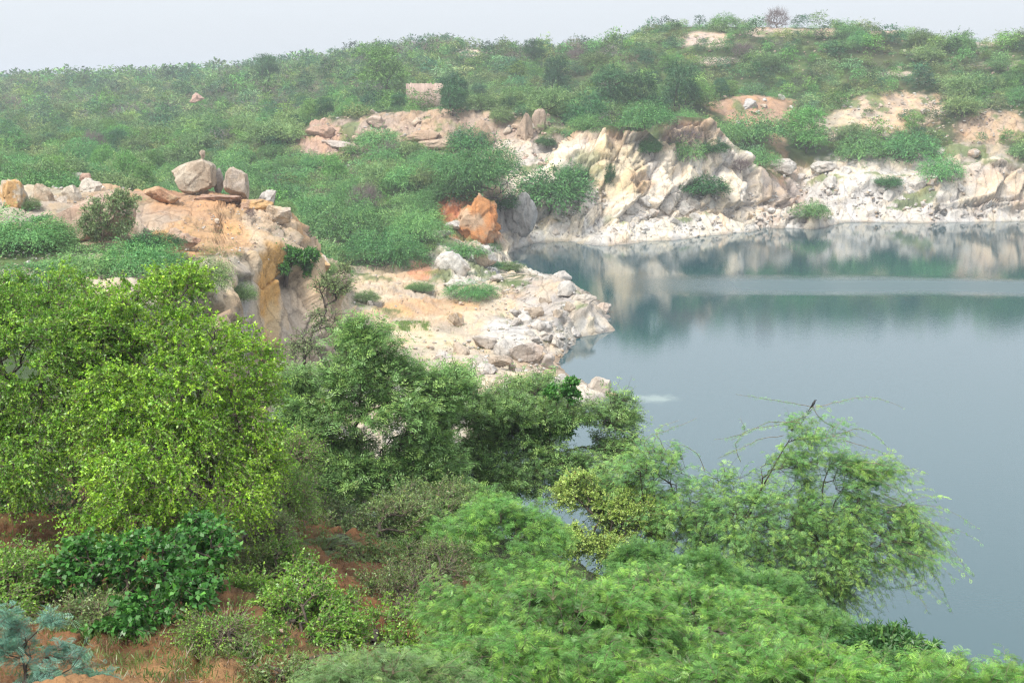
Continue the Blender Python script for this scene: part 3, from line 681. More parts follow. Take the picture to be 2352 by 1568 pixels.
def colour_fn(r, base, young, dead=None, tw_var=.22, lf_var=.16, young_p=.3, dead_p=.02):
    base, young = np.array(base), np.array(young)
    def f(P, tt, tw, M):
        n = len(P); k = r.random(M)[tw]; y = np.clip((k < young_p) * .7 + .5 * (tt - .5), 0, 1)[:, None] * r.uniform(.4, 1, (n, 1))
        c = base * (1 - y) + young * y
        c = c * (1 + tw_var * (r.random(M)[tw] * 2 - 1))[:, None] * (1 + lf_var * (r.random(n) * 2 - 1))[:, None]
        if dead is not None:
            dm = (r.random(n) < dead_p)[:, None]; c = np.where(dm, np.array(dead), c)
        return np.clip(c, .005, .9)
    return f
def frond_template(pairs=6, L=.1, w=.035, wk=.17):
    """one feathery compound leaf: verts (n,4,3) in local frame, x along the stalk, z up"""
    V = []
    for i in range(pairs):
        u = (i + 1) / (pairs + .5); x = L * u; ln_ = w * (.55 + 1.0 * math.sin(math.pi * min(.95, u * .9 + .1))) * .8; wd = ln_ * wk + L * .02
        for sgn in (-1, 1):
            b = np.array([x, 0, -L * .25 * u * u]); t = b + np.array([ln_ * .35, sgn * ln_, -ln_ * .12]); mid = (b + t) / 2
            V.append([b, mid + np.array([wd * .5, 0, .002]), t, mid - np.array([wd * .5, 0, -.002])])
    return np.array(V)
def scatter_template(T, P, D, r, scale, up=np.array([0, 0, 1.])):
    n = len(P); X = unit(D); Z = unit(np.tile(up, (n, 1)) + .45 * r.normal(size=(n, 3))); Y = unit(np.cross(Z, X)); Z = np.cross(X, Y)
    Rm = np.stack([X, Y, Z], 2) * np.broadcast_to(scale, (n,))[:, None, None]     # columns
    v = np.einsum('nij,mkj->nmki', Rm, T) + P[:, None, None, :]
    return v.reshape(-1, 4, 3)

def thing(name, label, cat, loc=(0, 0, 0), group=None):
    o = bpy.data.objects.new(name, None); COL.objects.link(o); o.location = loc; o.empty_display_size = .2
    o['label'] = label; o['category'] = cat
    if group: o['group'] = group
    return o

# ------------------------------------------------------------------ bush patterns for the middle and far distance (shared meshes)
def lobes_for(kind, r):
    if kind == 'mesquite':      # broad flat-topped dome of layered sprays
        L = [((0, 0, 1.2), (2.4, 2.4, 2.2))]
        for i in range(6):
            a = i * 1.05 + r.random() * .6; q = r.uniform(1.2, 2.2); L.append(((math.cos(a) * q, math.sin(a) * q, r.uniform(.5, 1.7)), (r.uniform(1.0, 1.6), r.uniform(1.0, 1.6), r.uniform(.8, 1.3))))
    elif kind == 'thorn':
        L = [((0, 0, 1.0), (1.8, 1.8, 1.9))]
        for i in range(5):
            a = i * 1.25 + r.random(); q = r.uniform(.9, 1.7); L.append(((math.cos(a) * q, math.sin(a) * q, r.uniform(.4, 1.9)), (r.uniform(.7, 1.1),) * 2 + (r.uniform(.6, 1.0),)))
    elif kind == 'tree':        # rounder, upright, leafy
        L = [((0, 0, 2.2), (1.7, 1.7, 2.2))]
        for i in range(7):
            a = i * .9 + r.random(); q = r.uniform(.7, 1.5); L.append(((math.cos(a) * q, math.sin(a) * q, r.uniform(.9, 4.3)), (r.uniform(.7, 1.2),) * 2 + (r.uniform(.6, 1.0),)))
    else:
        L = [((0, 0, 1.3), (1.8, 1.8, 1.3))]
    return L
def bush_cards(kind, n_spray, per, size, aspect, base, young, r, zsq=1.0):
    L = lobes_for(kind, r); wts = np.array([l[1][0] ** 2 for l in L]); wts /= wts.sum()
    Vs, Cs = [], []
    li = r.choice(len(L), size=n_spray, p=wts)
    d = rdir(r, n_spray); d[:, 2] = np.where(r.random(n_spray) < .74, np.abs(d[:, 2]), d[:, 2] * .6)
    d = unit(d); rr = np.where(r.random(n_spray) < .75, r.uniform(.82, 1.06, n_spray), r.uniform(.35, .85, n_spray))[:, None]
    C = np.array([L[i][0] for i in li]); Rd = np.array([L[i][1] for i in li]); S = C + d * Rd * rr
    horiz = unit(d * np.array([1, 1, .15]) + rdir(r, n_spray) * .45)
    Ls = r.uniform(.5, 1.15, n_spray)[:, None] * (1.0 if kind != 'tree' else .7)
    t = np.linspace(0, 1, per)[None, :, None] + r.normal(size=(n_spray, per, 1)) * .06
    droop = .38 if kind == 'mesquite' else .15
    P = S[:, None, :] + horiz[:, None, :] * Ls[:, None, :] * t + np.array([0, 0, -droop]) * Ls[:, None, :] * t ** 2 + r.normal(size=(n_spray, per, 3)) * .07
    P = P.reshape(-1, 3); P[:, 2] *= zsq; ok = P[:, 2] > .05
    Dd = unit(np.repeat(horiz, per, 0) + np.array([0, 0, -droop]) * np.tile(t[0, :, 0], n_spray)[:, None] * 1.2 + rdir(r, len(P)) * .55)
    nr = np.repeat(d, per, 0) * .7 + np.array([0, 0, .5])
    V = cards(P, Dd, r.uniform(size * .6, size * 1.3, len(P)), r.uniform(size * .6, size * 1.3, len(P)) * aspect, r, nr, .28)
    y = np.clip(np.repeat(r.random(n_spray) ** 2, per) * .8 + .25 * np.tile(np.linspace(0, 1, per), n_spray), 0, 1)[:, None]
    c = np.array(base) * (1 - y) + np.array(young) * y
    c = c * np.repeat(r.uniform(.58, 1.42, n_spray), per)[:, None] * r.uniform(.85, 1.15, len(P))[:, None]
    return V[ok], c[ok]
def bush_wood(kind, r, twiggy=False):
    L = lobes_for(kind, r); h = {'mesquite': .5, 'thorn': .4, 'tree': 1.0, 'dry': .4}[kind]
    stems = [[(0, 0, -.5), (.05, 0, h * .5), (0, .05, h)]]
    NA, par, rad, tips = skeleton(stems, [(l[0], l[1], 1) for l in L], 26 if not twiggy else 150, r, k=.3, seg=.6, tip=.018 if not twiggy else .012)
    i = np.arange(1, len(NA)); ok = par[i] >= 0; i = i[ok]
    o = [tubes(NA[par[i]], NA[i], rad[par[i]], rad[i], 4)]
    if twiggy:
        pts = twigs_from(NA, par, rad, tips, r, 7, (.5, 1.1), out=.5, droop=-.05, K=2)
        o.append(twig_tubes(pts, .014, .004, 3))
    return join_vf(o)
GREENS = {
 'mesquite': ((.085, .235, .085), (.22, .42, .12)), 'thorn': ((.14, .25, .10), (.27, .38, .13)),
 'tree': ((.12, .28, .065), (.20, .36, .10)), 'dark': ((.045, .13, .065), (.085, .20, .075)), 'leafy': ((.05, .15, .06), (.10, .25, .07)),
}
M_DRY = bark_material('dry_twigs', (.15, .11, .11), (.27, .21, .20))
PROTO = {}
def make_protos():
    r = np.random.default_rng(3)
    for kind, shape, n in (('mesquite', 'mesquite', 5), ('thorn', 'thorn', 3), ('tree', 'tree', 3), ('dark', 'tree', 2), ('leafy', 'thorn', 3)):
        for j in range(n):
            b, y = GREENS[kind]
            for lod, (ns_, per, size) in {'hd': (1500, 10, .17), 'md': (900, 8, .25), 'ld': (190, 4, .44), 'sd': (95, 4, .60), 'xd': (26, 3, 1.0)}.items():
                if lod == 'hd' and j > 1: continue
                V, C = bush_cards(shape, ns_, per, size, .36 if lod != 'xd' else .5, b, y, r)
                PROTO[(kind, lod, j)] = (V, C) if lod in ('ld', 'xd', 'sd') else cards_mesh('crown', V, C, M_LEAF_FAR)
            v, f = bush_wood(shape, r); PROTO[(kind, 'wood', j)] = mesh_np('trunk', v, f, M_BARK)
    for j in range(2):
        v, f = bush_wood('dry', r, True); PROTO[('dry', 'md', j)] = mesh_np('twigs', v, f, M_DRY)
        V, C = bush_cards('dry', 60, 4, .55, .22, (.17, .14, .13), (.15, .17, .11), r); PROTO[('dry', 'ld', j)] = (V, C); PROTO[('dry', 'xd', j)] = (V[::3], C[::3]); PROTO[('dry', 'sd', j)] = (V, C)
make_protos()
NV = {'mesquite': 5, 'thorn': 3, 'tree': 3, 'dark': 2, 'leafy': 3, 'dry': 2}
def place_bush(kind, x, y, z, width, label, group=None, hd=False, cat=None, hk=1.0, name=None, rz=None):
    hk = hk * random.uniform(.78, 1.25)
    base_w = {'mesquite': 6.2, 'thorn': 4.6, 'tree': 4.6, 'dark': 4.6, 'leafy': 4.6, 'dry': 4.2}[kind]
    j = random.randrange(NV[kind]); s = width / base_w
    if hd and kind != 'dry': j = random.randrange(min(2, NV[kind]))
    nm = name or {'mesquite': 'mesquite_bush', 'thorn': 'thorn_bush', 'tree': 'small_tree', 'dark': 'dark_tree', 'leafy': 'leafy_bush', 'dry': 'leafless_bush'}[kind]
    o = thing(nm, label, cat or {'tree': 'tree', 'dark': 'tree'}.get(kind, 'bush'), (x, y, z - .15), group)
    o.rotation_euler = (0, 0, random.random() * 6.28 if rz is None else rz); o.scale = (s, s, s * hk)
    if kind == 'dry': obj('twigs', PROTO[('dry', 'md', j)], o)
    else:
        obj('crown', PROTO[(kind, 'hd' if hd else 'md', j)], o); obj('trunk', PROTO[(kind, 'wood', j)], o)
    return o

# where a ray through photo pixel (x, v) first meets the land
def hit(x, v, dmin=45, dmax=1200):
    d = np.geomspace(dmin, dmax, 2500); b = (784 - v) / FQ; s = d / (b * ST + CT)
    zr = CAMZ + s * (b * CT - ST); X = (x - 1176) / FQ * s; g = hgt(X, d)
    i = np.nonzero(zr <= g)[0]
    if len(i) == 0: return None
    i = i[0]; return Vector((X[i], d[i], g[i]))
EXCL = []     # circles kept clear of scattered bushes
def bush_at(kind, x, v, wpx, label, group=None, hd=False, hk=1.0, dmin=45, cat=None, name=None, keep=.5):
    p = hit(x, v, dmin)
    if p is None: return None
    width = wpx * p.y / FQ * 1.05
    EXCL.append((p.x, p.y, width * keep))
    return place_bush(kind, p.x, p.y, p.z, width, label, group, hd, cat, hk, name)
def manual_bushes():
    B = bush_at
    B('mesquite', 1105, 440, 200, 'wide pale green umbrella bush spilling over the top of the orange rock face', hk=1.05, hd=True, dmin=205)
    B('leafy', 1050, 462, 90, 'dark green bush hanging down the left edge of the orange rock face', hk=.75, dmin=205)
    B('leafy', 1150, 480, 70, 'dark shaded bush beneath the umbrella bush, right of the orange rock', hk=.8, dmin=205)
    B('leafy', 1265, 488, 150, 'broad dark green leafy bush filling the recess left of the white cliff', hk=.85, dmin=225)
    B('leafy', 1320, 415, 66, 'dark green leafy bush climbing the slope above the recess', hk=.8, dmin=225)
    B('dry', 1568, 345, 86, 'grey-green twiggy bush hanging high on the white cliff', hk=.9, dmin=235)
    B('mesquite', 1575, 368, 90, 'grey green drooping bush just under the twiggy bush on the white cliff', hk=.9, dmin=235)
    B('leafy', 1618, 452, 100, 'dense dark green bush in the middle of the white cliff above the boulders', hk=.85, dmin=235)
    B('leafy', 1640, 352, 60, 'narrow dark green bush in a cleft near the right end of the white cliff top', hk=.9, dmin=235)
    B('dry', 1700, 392, 50, 'small round dark leafless bush on the sloping right shoulder of the white cliff', dmin=235)
    B('leafy', 1492, 352, 48, 'dark bush drooping over the right corner of the cream cliff top', hk=1.2, dmin=235)
    B('dark', 1400, 432, 26, 'slender upright sapling standing against the cream cliff face', hk=1.6, dmin=230, name='sapling', cat='sapling')
    B('mesquite', 1862, 500, 80, 'low green bush at the waterline in the inlet between the cliffs', hk=.7, dmin=240)
    B('leafy', 2042, 430, 56, 'small bright green bush alone on the grey rocks of the right shore', hk=.6, dmin=240)
    B('mesquite', 2160, 415, 100, 'round bright green feathery bush on the brown bank of the right shore', hk=1.1, dmin=240)
    B('mesquite', 2085, 372, 130, 'large green bush upper left of the round bush on the right shore', hk=1.0, dmin=240)
    B('mesquite', 1972, 368, 105, 'domed green bush on top of the grey rocks right of the inlet', hk=1.0, dmin=240)
    B('tree', 1852, 352, 90, 'upright dark green tree above the inlet at the foot of the hill', hk=1.15, dmin=240)
    B('mesquite', 1745, 385, 90, 'green bush behind the sloping right shoulder of the white cliff', dmin=262)
    B('mesquite', 1720, 330, 150, 'wide light green bush in the hollow behind the white cliff', dmin=262)
    B('leafy', 1255, 335, 42, 'small bush growing in a crack of the brown cliff near its right end', dmin=245)
    B('mesquite', 868, 348, 100, 'green bush at the foot of the brown cliff towards its left end', dmin=245)
    B('thorn', 942, 366, 66, 'round green bush at the foot of the brown cliff below its slanting slabs', dmin=245)
    B('dry', 986, 372, 38, 'small grey twiggy bush beside the slanting slabs of the brown cliff', dmin=245)
    B('leafy', 1078, 345, 90, 'dark green bush on a ledge halfway down the brown cliff', hk=.7, dmin=245)
    B('thorn', 1150, 282, 46, 'light green bush just below the grassy edge above the brown cliff', dmin=245)
    B('dark', 1040, 272, 62, 'dark upright tree on the grassy edge above the brown cliff', hk=1.25, dmin=245)
    B('thorn', 802, 352, 34, 'small round bush below the tilted slabs left of the brown cliff', dmin=245)
    B('dark', 1400, 262, 84, 'big dark green tree overhanging the left of the cream cliff top', hk=1.3, dmin=250)
    B('leafy', 1345, 290, 90, 'dark green bush beside the big tree above the cream cliff', dmin=250)
    B('mesquite', 1480, 305, 120, 'blue-green bush on the cliff top right above the cream face', dmin=250)
    # headland
    B('thorn', 70, 478, 46, 'dark green bush wedged beside the leftmost orange-topped boulder', hd=True, dmin=85)
    B('leafy', 108, 512, 66, 'dark green bush at the left foot of the smooth tan slab', hd=True, hk=.55, dmin=85)
    B('thorn', 130, 578, 96, 'grey-green bush left of the acacia tree on the headland', hd=True, dmin=70)
    B('leafy', 352, 578, 108, 'dark green bushy shrub right of the acacia tree on the headland', hd=True, hk=.85, dmin=70)
    B('mesquite', 524, 425, 62, 'green bush growing between the two tall headland boulders', hk=.9, hd=True, dmin=85)
    B('thorn', 655, 487, 46, 'small olive bush at the far right edge of the headland top', hd=True, dmin=85)
    B('thorn', 290, 412, 90, 'low olive bush behind the rubble left of the big headland boulder', dmin=120)
    B('dry', 576, 496, 26, 'tiny brown dry bush on the orange soil of the headland', dmin=85)
    B('thorn', 745, 640, 60, 'small green shrub at the foot of the headland beside the promontory', hd=True, dmin=110)
    B('mesquite', 30, 575, 250, 'wide green bush on the far left below the headland rocks', hd=True, hk=.8, dmin=60)
    B('mesquite', 330, 640, 200, 'bright green spreading bush below the headland, right of the acacia trunk', hd=True, hk=.75, dmin=60)
    B('mesquite', 200, 632, 180, 'bright green spreading bush directly below the acacia tree', hd=True, hk=.7, dmin=60)
    B('leafy', 60, 690, 230, 'deep green bush at the left edge beside the pale stony clearing', hd=True, hk=.6, dmin=50)
    B('thorn', 470, 665, 110, 'grey-green shrub on the stony ground left of the yellow rock column', hd=True, hk=.9, dmin=60)
    B('thorn', 560, 690, 60, 'small twiggy shrub at the cliff edge left of the yellow rock column', hd=True, dmin=60)
    # promontory
    B('mesquite', 1082, 682, 120, 'low blue-green shrub in the middle of the stony promontory', hk=.62, hd=True, dmin=110)
    B('thorn', 842, 690, 56, 'low blue-green shrub on the left of the pale promontory flat', hk=.6, hd=True, dmin=110)
    B('thorn', 965, 665, 60, 'small pale green shrub below the bushy slope on the promontory', hk=.5, hd=True, dmin=110)
    B('mesquite', 1060, 590, 110, 'green bush among the white rocks below the orange face', hk=.7, dmin=130)
    B('mesquite', 885, 612, 190, 'broad feathery blue-green bush at the right end of the valley thicket', hk=.95, hd=True, dmin=150)
    B('mesquite', 800, 560, 180, 'pale green feathery bush left above the blue-green bush in the valley', hd=True, dmin=150)
    B('mesquite', 960, 560, 130, 'green feathery bush right above the blue-green bush in the valley', hd=True, dmin=150)
    B('thorn', 1170, 618, 60, 'low green scrub at the waterline by the cove', hk=.5, dmin=130)
    B('leafy', 1130, 612, 40, 'small dark bush beside the white rock at the cove', hk=.5, dmin=130)
manual_bushes()

for _x in (940, 975, 1010): EXCL.append((W(_x, 215, 322).x, 322, 5.0))
def visible(X, Y, Z, n=60):
    """is the point seen from the camera, over the land"""
    t = np.linspace(.35, .97, n)[None, :]; g = hgt((X[:, None] * t).ravel(), (Y[:, None] * t).ravel()).reshape(len(X), n)
    r_ = CAMZ + (Z[:, None] - CAMZ) * t
    return (g < r_ + .3).all(1)
def zone(x, v, d):
    if d > 560: return 'on the far hazy ridge at the left'
    if x < 560:
        return 'in the left thicket far behind the headland' if d > 300 else 'in the thicket just behind the headland'
    if x < 1230:
        if d < 268: return 'in the green valley between headland and orange rock'
        return 'on the plateau behind the brown cliff' if d < 400 else 'on the middle ridge against the sky'
    if d < 300: return 'along the cliff tops above the lake'
    if d < 345: return 'on the hillside just above the right cliffs'
    return 'on the upper part of the big right hill'
KLAB = {'mesquite': 'feathery green domed bush', 'thorn': 'grey-green rounded thorn bush', 'tree': 'light green leafy tree', 'dark': 'dark green upright tree', 'dry': 'leafless mauve-grey bush'}
def scatter_bushes():
    r = np.random.default_rng(77)
    # candidates, spacing grows slowly with distance
    a = r.uniform(-.62, .62, 150000); u = r.random(150000); d0, d1 = 132., 1500.
    d = (u * (d1 ** .9 - d0 ** .9) + d0 ** .9) ** (1 / .9)
    X = a * d; Y = d; Z = hgt(X, Y)
    Zx = hgt(X + .8, Y); Zy = hgt(X, Y + .8); steep = np.hypot(Zx - Z, Zy - Z) / .8
    col, rocky = ground_colour(X, Y, Z, steep)
    x, v = proj(X, Y, Z)
    n = fbm(X * .04, Y * .04, 0 * X, 88, 3)
    keep = (Z > 2.3) & (rocky < .3 + .22 * r.random(len(X)) * (Y > 310)) & (steep < 1.3)
    keep |= (Z > 3.5) & (rocky < .95) & (r.random(len(X)) < .05) & (Y > 225)
    keep &= ~((x > 860) & (x < 1190) & (v > 238) & (v < 252))            # grassy edge stays open
    keep &= ~((Y < 190) & (x > 760) & (v > 600))
    X, Y, Z, x, v, n, rocky = (q[keep] for q in (X, Y, Z, x, v, n, rocky))
    w = np.where(Y < 560, 2.6 + 6.2 * r.random(len(X)) ** 1.6, r.uniform(5, 9.5, len(X)))
    w = w * np.where(rocky > .4, .42, 1) * np.where((Y > 330) & (Y < 560), .88, 1)
    # keep bushes from sitting on each other
    cell = {}; pick = []
    for i in range(len(X)):
        cs = 7.0; c = (int(X[i] // cs), int(Y[i] // cs)); ok = True; md = w[i] * ((.60 if Y[i] < 300 else .54) if Y[i] < 560 else .62)
        for dx in (-1, 0, 1):
            for dy in (-1, 0, 1):
                for j in cell.get((c[0] + dx, c[1] + dy), ()):
                    if (X[i] - X[j]) ** 2 + (Y[i] - Y[j]) ** 2 < max(md, w[j] * (.50 if Y[i] < 300 else .42)) ** 2: ok = False; break
                if not ok: break
            if not ok: break
        if ok:
            for (ex, ey, er) in EXCL:
                if (X[i] - ex) ** 2 + (Y[i] - ey) ** 2 < (er + w[i] * .25) ** 2: ok = False; break
        if ok: cell.setdefault(c, []).append(i); pick.append(i)
    pick = np.array(pick); X, Y, Z, x, v, n, w, rocky = (q[pick] for q in (X, Y, Z, x, v, n, w, rocky))
    vis = visible(X, Y, Z + w * .55); X, Y, Z, x, v, n, w, rocky = (q[vis] for q in (X, Y, Z, x, v, n, w, rocky))
    k = r.random(len(X)); kinds = []
    for i in range(len(X)):
        dryp = .30 if (Y[i] > 400 and n[i] > -.1) else (.16 if (Y[i] > 330 and n[i] > .1) else .03)
        if k[i] < dryp: kinds.append('dry')
        elif Y[i] < 270: kinds.append('mesquite' if k[i] < .80 else ('thorn' if k[i] < .95 else 'tree'))
        else: kinds.append('mesquite' if k[i] < dryp + .30 else ('thorn' if k[i] < .74 else ('tree' if k[i] < .87 else 'dark')))
    size = w / Y * (((x > -60) & (x < 2412)) * 1.0)
    order = np.argsort(-size); first = set(order[:300].tolist())
    for i in order[:300]:
        zn = zone(x[i], v[i], Y[i]); place_bush(kinds[i], X[i], Y[i], Z[i], min(w[i], 4.6) if kinds[i] in ('tree', 'dark') else w[i], KLAB[kinds[i]] + ' ' + zn, KLAB[kinds[i]] + 's ' + zn)
    # all the rest, one mass
    Vs, Cs = [], []
    bw = {'mesquite': 6.2, 'thorn': 4.6, 'tree': 4.6, 'dark': 4.6, 'leafy': 4.6, 'dry': 4.2}
    mid = 0
    for i in order[300:]:
        kd = kinds[i]
        lod = 'ld' if Y[i] < 400 else ('sd' if Y[i] < 620 else 'xd')
        if Y[i] < 470 and kd != 'dry':
            me = None
        V, C = PROTO[(kd, lod, int(r.integers(NV[kd])))]
        s = w[i] / bw[kd]; th = r.random() * 6.28; c_, s_ = math.cos(th), math.sin(th)
        R_ = np.array([[c_, -s_, 0], [s_, c_, 0], [0, 0, 1]]) * s
        Vs.append((V @ R_.T + np.array([X[i], Y[i], Z[i] - .15])).astype(np.float32)); Cs.append(C * r.uniform(.52, 1.42) * np.array([r.uniform(.8, 1.35), 1, r.uniform(.8, 1.25)]))
    V = np.concatenate(Vs).astype(np.float32); C = np.concatenate(Cs).astype(np.float32); Vs.clear(); Cs.clear()
    obj('scrub', cards_mesh('scrub', V, C, M_SCRUB), kind='stuff', label='green scrub covering the far hills and plain', cat='scrub')
    print('bushes', len(order), 'scrub cards', len(V))
scatter_bushes()
# ================================================================== FOREGROUND TREES AND SHRUBS
def lobe(x, v, d, rx, ry=None, rz=None, w=None):
    ry = ry or rx; rz = rz or rx * .75
    return (np.array(W(x, v, d)), (rx, ry, rz), w or rx * rz * 3)
def wood_mesh(name, parts, mat):
    v, f = join_vf(parts); return mesh_np(name, v, f, mat)
def big_plant(name, label, cat, base, lobes, seed, n_t, leaf, n_tw=3, tw_len=(.3, .7), n_leaf=14, k=.3, wob=.12, seg=.3, tip=.006, inner=.35, droop=.25, fork=.35, nstem=1,
              bark=None, twig_mat=None, lean=(0, 0), leaf_mat=None, tw_r=.004, sides=5, stem_spread=.3, twig_up=.1, out=.6, stems=None, barewood=0, long=None, group=None, sink=.3):
    r = np.random.default_rng(seed)
    if not isinstance(base, Vector):
        bx, by = base; base = Vector((bx, by, float(hgt(bx, by)[0])))
    cen = sum((l[0] * l[2] for l in lobes)) / sum(l[2] for l in lobes)
    B = np.array(base)
    if stems is None:
        stems = []
        for s in range(nstem):
            tgt = B + (cen - B) * fork; off = np.array([math.cos(s * 2.4 + seed), math.sin(s * 2.4 + seed), 0]) * stem_spread * (s > 0 or nstem > 1)
            mids = [B + np.array([0, 0, -sink])]
            for u in (.25, .5, .75, 1.0): mids.append(B + (tgt - B) * u + off * u + r.normal(size=3) * .05 * u + np.array([lean[0], lean[1], 0]) * math.sin(u * 3.1))
            stems.append(mids)
    NA, par, rad, tips = skeleton(stems, lobes, n_t, r, k=k, wob=wob, seg=seg, inner=inner, tip=tip)
    i = np.arange(1, len(NA)); i = i[par[i] >= 0]
    big = rad[i] > .02
    parts = []
    if big.any(): parts.append(tubes(NA[par[i[big]]], NA[i[big]], np.minimum(rad[par[i[big]]], rad[i[big]] * 1.5), rad[i[big]], sides + 2))
    sm = i[~big]
    parts.append(tubes(NA[par[sm]], NA[sm], np.minimum(rad[par[sm]], rad[sm] * 1.5), rad[sm], 4))
    root = thing(name, label, cat, tuple(B), group)
    def local(v): return v - B
    v, f = join_vf(parts)
    obj('trunk', mesh_np('trunk', local(v), f, bark or M_BARK), root)
    # outer nodes also carry shoots
    ids = np.concatenate([tips, r.choice(np.nonzero(rad < tip * 2.6)[0], size=int(len(tips) * 1.2))])
    pts = twigs_from(NA, par, rad, ids, r, n_tw, tw_len, out=out, droop=droop, up=twig_up, centre=cen)
    v, f = twig_tubes(pts, tw_r, tw_r * .4)
    obj('twigs', mesh_np('twigs', local(v), f, twig_mat or M_TWIG), root)
    V, C = leaf(pts, r, n_leaf)
    if long:
        outer = tips[np.argsort(-np.linalg.norm((NA[tips] - cen) / np.array([1, 1, .6]), axis=1))[:long[0]]]
        lp = twigs_from(NA, par, rad, outer, r, 1, long[1], out=1.1, droop=long[2], up=.35, K=8, centre=cen)
        v2, f2 = twig_tubes(lp, tw_r * 1.3, tw_r * .5)
        obj('long_twigs', mesh_np('long_twigs', local(v2), f2, M_TWIG), root)
        V2, C2 = leaf(lp, r, long[3]); V = np.concatenate([V, V2]); C = np.concatenate([C, C2])
    obj('crown', cards_mesh('crown', local(V), C, leaf_mat or M_LEAF), root)
    return root, NA, pts

def broad(size, aspect, cf, hang=.2, spread=.9, up=.5):
    return lambda pts, r, n: leaves_on(pts, r, n, size, aspect, cf(r), spread=spread, hang=hang, up=up)
def feathery(T, scale, cf, jitter=.5, hang=.1):
    def f(pts, r, n):
        M, K1, _ = pts.shape; K = K1 - 1
        t = r.uniform(.1, 1, (M, n)) * K; s = np.minimum(t.astype(int), K - 1); fr = (t - s)[..., None]; mi = np.arange(M)[:, None]
        A = pts[mi, s]; B = pts[mi, s + 1]; P = (A + (B - A) * fr).reshape(-1, 3); Tn = unit((B - A).reshape(-1, 3))
        side = unit(np.cross(Tn, np.array([0, 0, 1.]) + rdir(r, len(P)) * .2)) * np.where(r.random(len(P)) < .5, 1, -1)[:, None]
        D = unit(Tn * .55 + side * .9 + rdir(r, len(P)) * jitter + np.array([0, 0, -hang]))
        V = scatter_template(T, P, D, r, r.uniform(scale[0], scale[1], len(P)))
        C = cf(r)(P, (t / K).reshape(-1), np.repeat(np.arange(M), n), M)
        return V, np.repeat(C, len(T), axis=0)
    return f
LIME = lambda r: colour_fn(r, (.15, .34, .022), (.40, .63, .035), (.35, .22, .06), tw_var=.4, lf_var=.3, young_p=.5, dead_p=.006)
ACAC = lambda r: colour_fn(r, (.17, .33, .10), (.38, .56, .14), (.25, .20, .08), tw_var=.28, young_p=.3, dead_p=.004)
MESQ = lambda r: colour_fn(r, (.17, .38, .115), (.42, .62, .11), None, tw_var=.28, young_p=.45)
FERN = lambda r: colour_fn(r, (.12, .31, .065), (.33, .55, .075), None, tw_var=.45, lf_var=.3, young_p=.35)
YELL = lambda r: colour_fn(r, (.32, .47, .11), (.56, .70, .16), (.4, .3, .1), tw_var=.25, young_p=.5)
DEEP = lambda r: colour_fn(r, (.05, .19, .03), (.12, .34, .04), None, tw_var=.25, young_p=.3)
MIDG = lambda r: colour_fn(r, (.13, .31, .035), (.31, .52, .05), (.3, .2, .08), tw_var=.28, young_p=.4)
BLUE = lambda r: colour_fn(r, (.15, .32, .24), (.22, .42, .20), None, tw_var=.2, young_p=.15)
OLIV = lambda r: colour_fn(r, (.15, .25, .07), (.27, .38, .09), (.3, .22, .1), tw_var=.25, young_p=.3)
T_FERN = frond_template(6, .15, .045, .15)
T_AC = frond_template(2, .17, .10, .30)
T_MQ = frond_template(4, .20, .065, .28)
T_FINE = frond_template(4, .15, .055)

